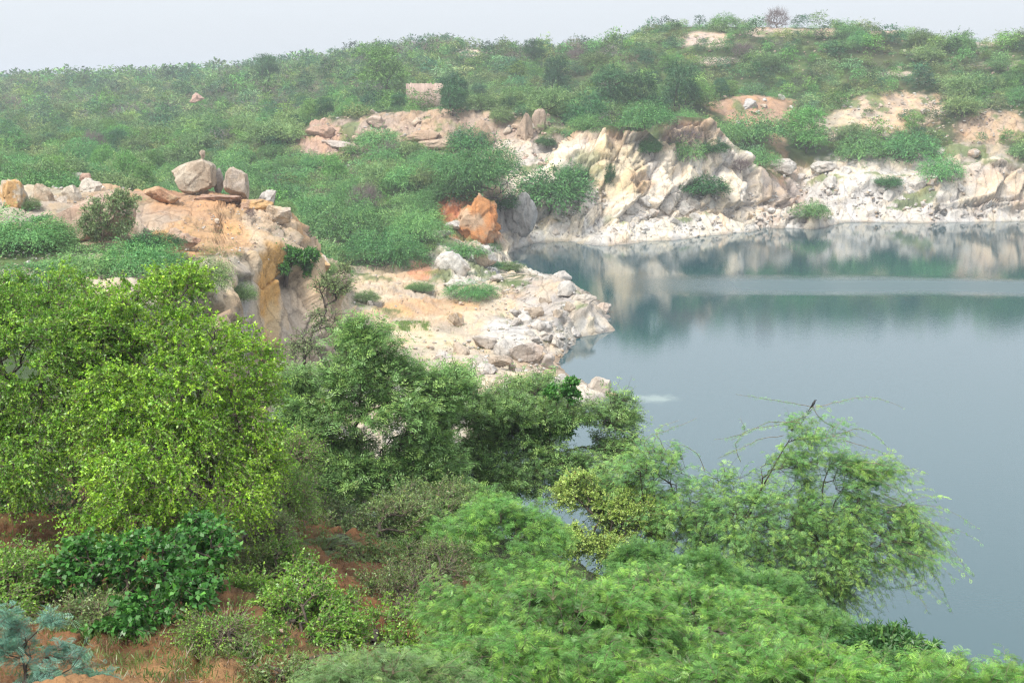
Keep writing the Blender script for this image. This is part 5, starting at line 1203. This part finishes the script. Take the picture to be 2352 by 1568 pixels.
# ================================================================== STONES
def ico(sub):
    import bmesh
    bm = bmesh.new(); bmesh.ops.create_icosphere(bm, subdivisions=sub, radius=1)
    v = np.array([x.co[:] for x in bm.verts]); f = np.array([[x.index for x in p.verts] for p in bm.faces]); bm.free(); return v, f
ICO3, ICO4 = ico(4), ico(5)
def rock_shape(seed, n_cut=11, rough=.05, scale=(1, 1, 1), hi=False, cuts=None, cut=(.42, .80)):
    """a boulder: a ball cut by random planes, then weathered"""
    r = np.random.default_rng(seed); v, f = (ICO4 if hi else ICO3); v = v.copy()
    pl = [(unit(r.normal(size=3)), r.uniform(*cut)) for _ in range(n_cut)] + [(unit(np.array(c[:3], float)), c[3]) for c in (cuts or [])]
    for _ in range(2):
        for nrm, d in pl:
            s = v @ nrm - d; m = s > 0; v[m] -= nrm * (s[m] * .93)[:, None]
    o = seed * 3.1
    nn = unit(v); k = fbm(v[:, 0] * 1.5 + o, v[:, 1] * 1.5, v[:, 2] * 1.5, seed, 4); k2 = fbm(v[:, 0] * 6 + o, v[:, 1] * 6, v[:, 2] * 6, seed + 5, 3)
    fa, ed = facets(v[:, 0] * 2.1 + o, v[:, 1] * 2.1, v[:, 2] * 1.5, seed); v = v + nn * (fa * rough * 1.6 - (1 - smooth(0, .05, ed)) * rough * .9)[:, None]
    v = v + nn * (k * rough * 1.4 + k2 * rough * .35)[:, None]
    return v * np.array(scale), f
def rock_cols(v, c1, c2=None, seed=1, sc=1.2, th=.1):
    k = fbm(v[:, 0] * sc, v[:, 1] * sc, v[:, 2] * sc, seed, 4); c = np.tile(np.array(c1, float), (len(v), 1))
    if c2 is not None:
        m = smooth(th - .25, th + .35, k)[:, None]; c = c * (1 - m) + np.array(c2) * m
    return c * .86 * (1 + .12 * fbm(v[:, 0] * 3, v[:, 1] * 3, v[:, 2] * 3, seed + 3, 3))[:, None]
M_STONE = rock_material('loose_stone', 1.3, False, bump=.5)
GREYS, CREAM, TANS, ORN = (.52, .48, .44), (.60, .53, .44), (.42, .33, .26), (.62, .36, .16)
def stone(x, v, wq, hq, label, c1=GREYS, c2=None, seed=1, depth=1.0, dmin=60, rot=(0, 0, 0), cat='boulder', name='boulder', n_cut=10, rough=.05, cuts=None, d=None, lift=0, cut=(.42, .80), z=None):
    """a boulder wq x hq photo pixels big whose foot shows at (x, v)"""
    p = W(x, v, d) if d else (W(x, v, z=z) if z is not None else hit(x, v, dmin))
    if p is None: return
    s = p.y / FQ; wx, hz = wq * s / 2, hq * s / 2
    V, f = rock_shape(seed, n_cut, rough, (1, 1, 1), True, cuts, cut)
    ext = V.max(0) - V.min(0)
    Rm = np.array(Matrix.Rotation(rot[1], 3, 'Y') @ Matrix.Rotation(rot[2], 3, 'Z') @ Matrix.Rotation(rot[0], 3, 'X'))
    V = V @ Rm.T; ext = V.max(0) - V.min(0); V = (V - (V.max(0) + V.min(0)) / 2) * (2 / ext) * np.array([wx, wx * depth, hz * 1.06])
    col = rock_cols(V, c1, c2, seed, 1.2 / max(wx, .6) * 1.2)
    V = V + np.array([0, wx * depth * .6, hz * .72 + lift])
    return obj(name, mesh_np(name, V, f, M_STONE, col, False), loc=tuple(p), label=label, cat=cat)
def named_stones():
    S = stone
    S(441, 434, 104, 76, 'big flat-faced brown boulder standing on the headland with a small stone on top', (.44, .35, .26), (.54, .46, .36), 7, .75, d=131, cuts=[(-.5, -.2, .9, .62), (0, -1, .12, .45), (1, -.1, 0, .8), (-.9, -.2, -.3, .75)], n_cut=3, rough=.03)
    t = W(466, 363, 131.6); V, f = rock_shape(12, 8, .05, (.36, .34, .46)); obj('balanced_stone', mesh_np('balanced_stone', V, f, M_STONE, rock_cols(V, (.50, .40, .31), None, 3)), loc=(t.x, t.y, t.z + .36), label='small egg-shaped stone balanced on the big headland boulder', cat='stone')
    S(541, 450, 56, 74, 'tall upright tan boulder right of the big flat-faced boulder', (.48, .39, .30), (.56, .48, .40), 9, .7, d=131, cuts=[(.35, 0, 1, .7), (1, -.1, 0, .6), (0, -1, .1, .5)], n_cut=4, rough=.03)
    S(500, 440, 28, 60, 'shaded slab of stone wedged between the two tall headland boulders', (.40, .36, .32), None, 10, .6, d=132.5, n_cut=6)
    S(610, 467, 46, 34, 'round whitish boulder beyond the right end of the headland', (.58, .54, .50), None, 11, .8, d=133)
    S(195, 545, 215, 105, 'long smooth tan slab sloping down to the left behind the headland acacia', (.50, .38, .30), (.58, .49, .40), 14, .6, dmin=85, rot=(0, -.45, 0), cuts=[(-.3, 0, 1, .45), (0, -1, .2, .5)], n_cut=3, rough=.02)
    S(25, 478, 66, 74, 'orange-topped block of rock at the left frame edge', (.62, .38, .17), (.56, .48, .38), 15, .7, dmin=85, cuts=[(0, 0, 1, .6), (0, -1, 0, .6), (1, 0, 0, .7)], n_cut=4)
    S(93, 466, 56, 50, 'cream pointed boulder right of the orange-topped block', (.60, .50, .38), (.55, .42, .3), 16, .7, dmin=85, rot=(0, .4, 0))
    S(160, 462, 46, 40, 'cream rounded boulder in the middle of the left rubble', (.60, .52, .42), None, 17, .8, dmin=85)
    S(205, 440, 52, 34, 'pale domed boulder at the right end of the left rubble', (.60, .54, .46), None, 18, .8, dmin=85)
    S(193, 418, 30, 22, 'pinkish brown boulder on the crest of the left rubble', (.50, .34, .26), None, 19, .8, d=131)
    S(178, 418, 60, 24, 'long grey-white slab on the rubble below the pinkish boulder', (.60, .55, .5), None, 20, .7, dmin=90, rot=(0, .35, 0))
    S(35, 545, 30, 40, 'cream upright stone below the orange-topped block', (.62, .53, .42), (.6, .4, .22), 21, .8, dmin=85)
    S(62, 548, 36, 24, 'pale split stone at the foot of the left rubble', (.62, .57, .5), None, 22, .8, dmin=85)
    S(140, 470, 30, 22, 'small pale stone between the cream boulders', (.58, .5, .42), None, 23, .8, dmin=85)
    S(465, 585, 0, 0, '', seed=1) if False else None
    S(425, 573, 66, 40, 'reddish brown flat-sided boulder right of the dark shrub on the headland', (.42, .25, .17), (.5, .36, .27), 24, .8, dmin=75, rot=(0, .3, 0), cuts=[(.3, 0, 1, .5)])
    S(400, 545, 36, 24, 'small tan boulder above the reddish brown boulder', (.52, .38, .28), None, 25, .8, dmin=75)
    S(318, 560, 52, 60, 'pale block behind the shrubs on the headland', (.52, .42, .33), None, 26, .7, dmin=75)
    S(490, 465, 130, 26, 'long flat brown ledge of rock along the headland top', (.42, .28, .21), (.55, .40, .28), 27, .6, dmin=90, lift=-.35, rot=(0, .12, 0), cuts=[(0, 0, 1, .4)], n_cut=6)
    S(590, 478, 76, 30, 'ochre and brown ledge at the right end of the headland top', (.60, .38, .18), (.42, .28, .2), 28, .6, dmin=90, lift=-.3, rot=(0, .2, 0))
    S(640, 510, 60, 44, 'cream rounded ledge at the right edge of the headland', (.62, .48, .34), (.56, .47, .38), 29, .8, dmin=90)
    S(370, 470, 90, 44, 'layered orange and brown hump of rock left on the headland', (.50, .31, .20), (.62, .44, .28), 30, .7, dmin=90)
    S(500, 690, 46, 22, 'flat pale stone left of the yellow column', (.60, .5, .4), None, 31, .8, dmin=70)
    # the cliff's yellow column and its neighbours
    S(700, 665, 42, 56, 'brown block right of the little cliff tree', (.50, .35, .22), None, 39, .8, d=119, cuts=[(0, -1, 0, .6)])
    S(735, 625, 50, 50, 'orange-tinged rounded rock where the headland ends', (.62, .42, .22), (.58, .5, .42), 40, .8, d=124)
    S(775, 660, 60, 44, 'tan boulder on the slope below the headland end', (.58, .46, .34), None, 41, .8, d=126)
    S(722, 760, 70, 110, 'brown rock wall behind the slender tree', (.58, .44, .31), None, 42, .6, d=119, cuts=[(0, -1, 0, .5)], n_cut=5)
    # promontory stones
    S(1113, 800, 60, 34, 'dark-sided flat slab on the pale promontory flat', (.50, .43, .37), (.56, .5, .44), 43, .6, dmin=95, rot=(0, .25, 0), cuts=[(0, 0, 1, .45), (0, -1, 0, .6)], n_cut=4, rough=.03)
    S(1208, 828, 84, 46, 'large tilted grey-brown slab near the promontory shore', (.50, .43, .37), (.57, .5, .44), 44, .6, dmin=95, rot=(0, .35, 0), cuts=[(0, 0, 1, .45), (0, -1, 0, .6)], n_cut=4, rough=.03)
    S(1150, 845, 60, 34, 'rounded brown boulder left of the tilted slab', (.54, .45, .36), None, 45, .8, dmin=95)
    S(1046, 748, 40, 34, 'split orange-stained rock in the middle of the promontory', (.50, .40, .30), (.66, .44, .24), 46, .7, dmin=100)
    S(1378, 900, 56, 44, 'big squarish boulder standing in the water at the promontory tip', (.56, .49, .42), (.60, .54, .47), 47, .85, z=0.0, v=None) if False else None
    S(1378, 903, 58, 48, 'big squarish boulder standing in the water at the promontory tip', (.56, .49, .42), (.60, .54, .47), 47, .85, z=.02, cuts=[(.4, -.2, 1, .65), (1, -.2, .1, .7), (-.8, -.2, .4, .7)], n_cut=4, rough=.03, lift=-.1)
    S(1408, 909, 30, 10, 'low brown flat rock awash right of the tip boulder', (.50, .38, .24), None, 48, .6, z=.02, lift=-.05)
    S(1335, 900, 34, 20, 'small pale boulder left of the tip boulder', (.56, .5, .44), None, 49, .8, z=.1)
    S(1350, 912, 20, 14, 'dark little boulder at the foot of the tip boulder', (.42, .36, .3), None, 50, .8, z=.05)
    S(1188, 619, 32, 16, 'lone pale rock in the water of the cove', (.60, .57, .52), None, 51, .7, z=.02, lift=-.05)
    S(1112, 612, 60, 62, 'pointed white rock with an orange side beside the cove', (.66, .62, .57), (.62, .48, .36), 52, .6, dmin=120, rot=(0, -.3, 0), cuts=[(.8, -.4, 0, .5)])
    S(1040, 630, 86, 60, 'white slab sloping right, below the orange rock face', (.66, .63, .58), None, 53, .5, dmin=120, rot=(0, .6, 0), cuts=[(.3, 0, 1, .4)], n_cut=4)
    S(1050, 530, 62, 24, 'white rounded boulder at the foot of the orange face', (.66, .62, .57), None, 54, .7, dmin=120)
    S(1010, 548, 60, 22, 'white low boulder left at the foot of the orange face', (.66, .62, .57), None, 55, .7, dmin=120)
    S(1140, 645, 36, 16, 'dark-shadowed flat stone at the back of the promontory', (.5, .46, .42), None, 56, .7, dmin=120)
    S(1060, 660, 90, 20, 'long low grey-white ledge at the back of the promontory', (.60, .56, .51), None, 57, .5, dmin=120)
    S(675, 962, 60, 22, 'pinkish flat slab seen through the trees below the cliff', (.55, .42, .33), None, 58, .7, dmin=90)
    S(655, 945, 50, 16, 'grey flat slab seen through the trees below the cliff', (.5, .45, .4), None, 59, .7, dmin=90)
    # orange rock
    S(1100, 552, 104, 122, 'tall bright orange rock face beneath the umbrella bush', (.66, .31, .13), (.60, .42, .28), 60, .4, d=203, cuts=[(0, -1, .15, .5), (1, -.3, .3, .6), (-1, -.3, .6, .6)], n_cut=6, rough=.10, cat='rock', name='orange_rock')
    S(1034, 530, 66, 76, 'red-orange broken rock left of the tall orange face', (.62, .24, .11), (.60, .44, .34), 61, .4, d=206, cuts=[(0, -1, .3, .6), (-.8, -.2, .7, .5)], n_cut=4, rough=.06, cat='rock', name='orange_rock')
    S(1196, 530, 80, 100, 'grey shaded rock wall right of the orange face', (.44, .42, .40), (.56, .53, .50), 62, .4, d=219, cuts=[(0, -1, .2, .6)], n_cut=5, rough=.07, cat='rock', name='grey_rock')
    # cliff landmarks
    S(862, 292, 46, 30, 'square pinkish-topped block left on the brown cliff', (.54, .42, .34), None, 63, .7, dmin=245)
    S(1105, 330, 62, 62, 'big rounded brown slab in the middle of the brown cliff', (.46, .34, .25), None, 64, .5, dmin=245, cuts=[(0, -1, .3, .6)])
    S(1205, 320, 40, 66, 'brown upright slab right on the brown cliff', (.48, .36, .27), None, 65, .5, dmin=245, cuts=[(0, -1, .2, .6)])
    S(1238, 300, 34, 54, 'tall brown slab beside the upright one with a dark crack between', (.46, .35, .27), None, 66, .5, dmin=245, cuts=[(0, -1, .2, .6)])
    S(965, 330, 90, 34, 'long tilted brown slab slanting down right on the brown cliff', (.48, .35, .25), None, 67, .5, dmin=245, rot=(0, .65, 0), n_cut=5)
    S(1010, 345, 100, 28, 'second long tilted slab, right below the first on the brown cliff', (.52, .39, .29), None, 68, .5, dmin=245, rot=(0, .7, 0), n_cut=5)
    S(735, 322, 70, 36, 'pink-brown block tilted up to the right on the left outcrop', (.52, .35, .26), None, 69, .6, dmin=250, rot=(0, -.6, 0), cuts=[(0, 0, 1, .5)])
    S(770, 340, 70, 20, 'pale striped slab tilted up to the right below the pink-brown block', (.58, .5, .44), None, 70, .6, dmin=250, rot=(0, -.7, 0))
    S(1310, 240, 28, 24, 'lone pink-white boulder among bushes above the brown cliff', (.58, .45, .40), None, 71, .8, dmin=265, lift=.8)
    S(452, 237, 36, 22, 'lone reddish block showing above the left thicket', (.50, .33, .27), None, 72, .8, d=330, lift=.4)
    S(1720, 247, 46, 26, 'white and grey boulder in the red gully on the right hill', (.50, .48, .46), None, 73, .8, dmin=285, lift=-.4)
    S(1995, 0, 0, 0, '', seed=1) if False else None
    for i, (x, v, w_, h_, lab) in enumerate([(1570, 500, 56, 40, 'big round white boulder below the dark bush on the white cliff'), (1590, 478, 44, 30, 'white boulder directly under the dark bush on the white cliff'), (1480, 478, 50, 30, 'grey block above the pile at the white cliff foot'), (1450, 492, 40, 26, 'dark-edged block left in the pile at the white cliff foot'),
        (1530, 490, 36, 40, 'upright grey block in the pile at the white cliff foot'), (1500, 500, 34, 22, 'small tilted block in the middle of the pile at the white cliff foot'), (1545, 515, 34, 18, 'flat block at the bottom of the pile at the white cliff foot'), (1505, 515, 30, 16, 'flat grey block left at the bottom of the pile by the water'),
        (2145, 435, 30, 30, 'brown round boulder below the round bush on the right shore'), (2112, 440, 46, 34, 'whitish boulder left of the brown round boulder on the right shore'), (2030, 445, 24, 16, 'small dark boulder of the trio on the right shore'), (2240, 360, 30, 20, 'tan loose boulder perched between bushes on the right bank'),
        (1800, 400, 60, 40, 'grey-white slab left of the boulders at the inlet'), (1900, 398, 70, 30, 'large grey-white dome of rock right of the inlet'), (1835, 500, 40, 22, 'cream rock at the waterline beside the low inlet bush')]):
        S(x, v, w_, h_, lab, (.60, .56, .51) if i not in (8, 11) else (.50, .38, .28), (.52, .47, .42), 80 + i, .7, dmin=225)
named_stones()

STONEP = []
def loose_stones():
    r = np.random.default_rng(21)
    for k in range(9):
        V, f = rock_shape(300 + k, 11, .045, (1, r.uniform(.7, 1.1), r.uniform(.45, .8)))
        c = [(.62, .58, .53), (.58, .52, .45), (.66, .64, .60), (.50, .46, .42), (.56, .46, .36), (.64, .60, .55), (.54, .40, .29), (.60, .55, .50), (.48, .42, .36)][k]
        STONEP.append((V, f, rock_cols(V, c, None, k)))
    meshes = [mesh_np('boulder', V, f, M_STONE, c) for V, f, c in STONEP]
    VV, FF = ico(2); small = []
    for k in range(6):
        V = VV.copy(); rr = np.random.default_rng(k + 40)
        for _ in range(9):
            n_ = unit(rr.normal(size=3)); s = V @ n_ - rr.uniform(.45, .8); m = s > 0; V[m] -= n_ * (s[m] * .95)[:, None]
        small.append(V * np.array([1, rr.uniform(.6, 1), rr.uniform(.4, .8)]))
    zones = [  # xr, vr, dmin, count, size px, label, colours
        ((1240, 1800), (455, 542), 222, 34, (16, 44), 'pale boulder among the rubble at the foot of the white cliff', (0, 2, 3, 5, 7)),
        ((1830, 2352), (400, 505), 245, 34, (16, 50), 'pale boulder on the rocky right shore', (0, 1, 3, 5, 7)),
        ((1180, 1400), (640, 830), 112, 34, (26, 84), 'grey-white angular block on the layered point of the promontory', (0, 1, 3, 4, 7)),
        ((1000, 1340), (810, 925), 96, 34, (24, 84), 'grey-brown boulder on the near shore of the promontory', (0, 1, 3, 4, 7)),
        ((800, 1150), (630, 720), 115, 10, (14, 30), 'pale stone on the back of the promontory flat', (0, 1, 2, 4, 5)),
        ((0, 260), (400, 475), 85, 16, (12, 36), 'cream stone in the rubble at the left of the headland', (0, 1, 4, 5, 6)),
        ((430, 690), (430, 570), 80, 6, (10, 22), 'small brown stone on the orange headland top', (4, 6, 8)),
        ((60, 560), (590, 700), 55, 12, (16, 40), 'pale stone in the clearing below the headland', (0, 1, 2, 5)),
        ((1920, 2200), (215, 300), 285, 12, (12, 28), 'tan stone on the eroded orange slope of the right hill', (1, 4, 6, 8)),
        ((690, 1300), (262, 390), 248, 22, (18, 50), 'brown block on the face of the brown cliff', (4, 6, 8)),
        ((1560, 1720), (75, 115), 330, 5, (9, 18), 'pinkish stone on the bare patch near the hilltop', (1, 4, 6)),
        ((1840, 2350), (64, 190), 320, 10, (10, 22), 'pinkish stone among bushes on the upper right hill', (1, 4, 6)),
        ((1640, 1860), (215, 285), 285, 9, (14, 30), 'reddish block in the gully on the right hill', (4, 6, 0)),
        ((640, 760), (880, 1000), 85, 6, (18, 40), 'grey stone seen through the trees below the headland cliff', (0, 1, 3)),
        ((560, 1000), (1270, 1560), 10, 6, (10, 30), 'reddish stone on the near bank', (6,)),
    ]
    for (xr, vr, dmin, n, px, lab, cols) in zones:
        k = 0; tries = 0
        while k < n and tries < n * 12:
            tries += 1; x = r.uniform(*xr); v = r.uniform(*vr); p = hit(x, v, dmin, 480)
            if p is None or p.z < .1: continue
            if (x > 2440): continue
            ci = int(r.choice(cols)); s = r.uniform(px[0], px[0] + (px[1] - px[0]) * r.random() ** .8) * p.y / FQ / 2
            o = obj('boulder', meshes[ci], loc=(p.x, p.y + s * .5, p.z + s * .15), label=lab, cat='boulder', group=lab.replace('boulder', 'boulders').replace('stone ', 'stones ').replace('block ', 'blocks '))
            o.scale = (s, s * r.uniform(.7, 1.1), s * r.uniform(.8, 1.35)); o.rotation_euler = (r.normal() * .35, r.normal() * .35, r.random() * 6.28); k += 1
    # small rubble nobody could count
    Vs, Fs, Cs, off = [], [], [], 0
    def rub(n, xr, vr, dmin, px, cs):
        nonlocal off
        for _ in range(n):
            x = r.uniform(*xr); v = r.uniform(*vr); p = hit(x, v, dmin, 480)
            if p is None or p.z < .05: continue
            s = r.uniform(*px) * p.y / FQ / 2; V = small[r.integers(6)]; th = r.random() * 6.28; c_, s_ = math.cos(th), math.sin(th)
            V = V @ np.array([[c_, s_, 0], [-s_, c_, 0], [0, 0, 1]]) * s + np.array([p.x, p.y + s * .4, p.z + s * .15])
            Vs.append(V); Fs.append(FF + off); off += len(V); Cs.append(np.tile(np.array(cs[r.integers(len(cs))]) * r.uniform(.66, .92), (len(V), 1)))
    wh, gr, tn, pk = (.66, .63, .58), (.52, .48, .44), (.56, .45, .34), (.60, .44, .36)
    rub(600, (1200, 1800), (440, 545), 222, (4, 13), (wh, gr, wh)); rub(300, (1800, 2400), (390, 508), 240, (4, 13), (wh, gr, tn)); rub(160, (1150, 1400), (640, 840), 105, (4, 15), (wh, wh, gr))
    rub(300, (900, 1340), (780, 930), 95, (4, 15), (wh, gr, tn)); rub(250, (780, 1250), (620, 760), 110, (3, 10), (wh, tn, tn)); rub(450, (0, 300), (400, 480), 85, (3, 12), (wh, tn, gr)); rub(300, (380, 690), (430, 600), 75, (2, 8), (tn, pk, wh))
    rub(400, (0, 560), (570, 710), 50, (3, 12), (wh, wh, tn)); rub(500, (1900, 2352), (210, 330), 280, (3, 10), (tn, pk, wh)); rub(350, (690, 1300), (260, 400), 245, (4, 13), (tn, pk, gr))
    rub(300, (1560, 2352), (60, 190), 310, (3, 9), (pk, tn)); rub(500, (0, 900), (1220, 1568), 9, (3, 9), ((.22, .13, .08), (.28, .17, .10), (.16, .10, .06))); rub(150, (1040, 1160), (100, 125), 400, (3, 8), (pk, wh)); rub(120, (370, 540), (165, 180), 560, (2, 7), (pk, wh)); rub(350, (560, 900), (870, 1020), 80, (4, 16), (wh, gr))
    V = np.concatenate(Vs); F = np.concatenate(Fs); C = np.concatenate(Cs)
    obj('rubble', mesh_np('rubble', V, F, M_STONE, C), kind='stuff', label='small broken stones scattered over the rocky slopes and shore', cat='rubble')
loose_stones()

# ------------------------------------------------------------------ broken concrete wall, skyline tree, bird
def wall_ruin():
    d = 330.; a, b = W(935, 213, d), W(1018, 211, d); z0 = float(hgt(a.x, d)[0]) - .5; top = zP(192, d)
    r = np.random.default_rng(2); n = 40; L = b.x - a.x; root = thing('ruined_wall', 'broken pinkish-brown concrete wall standing above the trees on the plateau', 'wall', (a.x, d, z0))
    def slab(xa, xb, za, zb, y0, y1, jag=.12, nm='wall_panel'):
        xs = np.linspace(xa, xb, n); t = zb + r.normal(size=n) * jag; v = []; f = []
        for i in range(n): v += [(xs[i], y0, za), (xs[i], y0, t[i]), (xs[i], y1, t[i]), (xs[i], y1, za)]
        for i in range(n - 1):
            k = 4 * i
            for j in range(4): f.append([k + j, k + (j + 1) % 4, k + 4 + (j + 1) % 4, k + 4 + j])
        f += [[0, 3, 2, 1], [4 * n - 4, 4 * n - 3, 4 * n - 2, 4 * n - 1]]
        v = np.array(v, float); c = np.tile(np.array((.50, .37, .31)), (len(v), 1)) * r.uniform(.85, 1.1, (len(v), 1)); obj(nm, mesh_np(nm, v, f, M_WALL, c), root)
    slab(0, L, 0, top - z0, 0, .4); slab(-.25, 0, 0, top - z0 - .05, -.1, .5, .02, 'pillar'); slab(L, L + .45, 0, top - z0 - 1.2, -.1, .5, .1, 'pillar')
M_WALL = rock_material('old_concrete', 2.0, False, bump=.3)
wall_ruin()
def skyline_trees():
    for x, v, w_, hk, lab in [(1425, 66, 20, 1.6, 'small spindly dark tree alone on the skyline left of the hill'), (1040, 92, 26, 1.2, 'small dark round tree on the middle ridge skyline'), (905, 104, 20, 1.1, 'little dark tree on the skyline of the middle ridge, left of the round one'), (845, 118, 26, 1.0, 'little dark tree further left on the descending skyline'),
                              (690, 136, 30, 1.0, 'dark little tree on the skyline where the ridge runs down to the left'), (1740, 48, 36, 1.0, 'dark round bush on the hilltop skyline'), (1228, 140, 40, 1.3, 'dark upright tree below the saddle of the middle ridge'), (613, 190, 44, 1.1, 'dark tree standing out below the far left ridge')]:
        p = hit(x, v + 8, 300, 1000)
        if p is None: continue
        w2 = w_ * p.y / FQ; place_bush('dark', p.x, p.y, p.z + .3 + (1.2 if x == 1425 else 0), w2 * 1.3, lab, hk=hk)
    for x, v, w_, hk, lab in [(1045, 212, 64, 1.3, 'large dark green tree in front of the right end of the ruined wall'), (1280, 190, 60, 1.5, 'tall dark tree on the plateau right of the ruined wall'), (880, 200, 110, 1.0, 'bright green leafy tree left of the ruined wall'), (1560, 230, 84, 1.3, 'dark tree above the right part of the white cliff'), (1470, 230, 78, 1.2, 'dark tree above the middle of the white cliff')]:
        p = hit(x, v + 40, 285, 480)
        if p is None: continue
        place_bush('tree' if x == 880 else 'dark', p.x, p.y, p.z, w_ * p.y / FQ, lab, hk=hk)
skyline_trees()
def bird():
    """small dark bird perched upright on the mesquite's leading shoot, facing right"""
    import bmesh
    p = W(1868, 935, 35.0); s = .11
    bm = bmesh.new(); ly = bm.verts.layers.skin
    me = bpy.data.meshes.new('bird')
    pts = [((-.35, 0, -.1), .32), ((-.1, 0, .35), .46), ((.15, 0, .85), .40), ((.28, 0, 1.15), .27), ((.38, 0, 1.42), .29), ((.55, 0, 1.48), .16), ((-.7, 0, -.55), .17), ((-1.05, 0, -1.1), .12), ((-1.3, 0, -1.5), .10)]
    vs = [(np.array(q) * s) for q, _ in pts]; ed = [(0, 1), (1, 2), (2, 3), (3, 4), (4, 5), (0, 6), (6, 7), (7, 8)]
    me.from_pydata([tuple(v) for v in vs], ed, []); o = bpy.data.objects.new('bird', me); COL.objects.link(o)
    m = o.modifiers.new('skin', 'SKIN'); o.modifiers.new('sub', 'SUBSURF').levels = 2
    for i, (_, rd) in enumerate(pts): me.skin_vertices[0].data[i].radius = (rd * s, rd * s * .85)
    me.skin_vertices[0].data[0].use_root = True
    mat, ns, ln = new_mat('dark_feathers'); bs = N(ns, 'ShaderNodeBsdfPrincipled'); bs.inputs['Base Color'].default_value = (.018, .016, .017, 1); bs.inputs['Roughness'].default_value = .5
    ou = N(ns, 'ShaderNodeOutputMaterial'); ln.new(bs.outputs[0], ou.inputs[0]); me.materials.append(mat)
    dg = bpy.context.evaluated_depsgraph_get(); body = bpy.data.meshes.new_from_object(o.evaluated_get(dg)); o.modifiers.clear(); o.data = body
    if not body.materials: body.materials.append(mat)
    o.name = 'bird'; o.location = (p.x, p.y, p.z + .05); o['label'] = 'small dark bird perched on the topmost shoot of the arching mesquite'; o['category'] = 'bird'
    def cone(a, b, ra, rb, nm, sd=6):
        v, f = tubes(np.array([a]) * s, np.array([b]) * s, np.array([ra * s]), np.array([rb * s]), sd); obj(nm, mesh_np(nm, v, f, mat), o)
    cone((.62, 0, 1.48), (.98, 0, 1.40), .10, .015, 'beak'); cone((-.05, .12, .0), (.02, .12, -.5), .05, .04, 'leg'); cone((-.05, -.12, .0), (.02, -.12, -.5), .05, .04, 'leg')
    for sg in (-1, 1):
        V = np.array([[(.1, .36 * sg, .95), (-.25, .42 * sg, .25), (-.95, .22 * sg, -.75), (-.15, .30 * sg, .55)]]) * s
        obj('wing', mesh_np('wing', np.concatenate([V[0], V[0] + np.array([0, -.03 * sg * s, 0])]), [[0, 1, 2, 3], [7, 6, 5, 4], [0, 3, 7, 4], [1, 0, 4, 5], [2, 1, 5, 6], [3, 2, 6, 7]], mat), o)
bird()
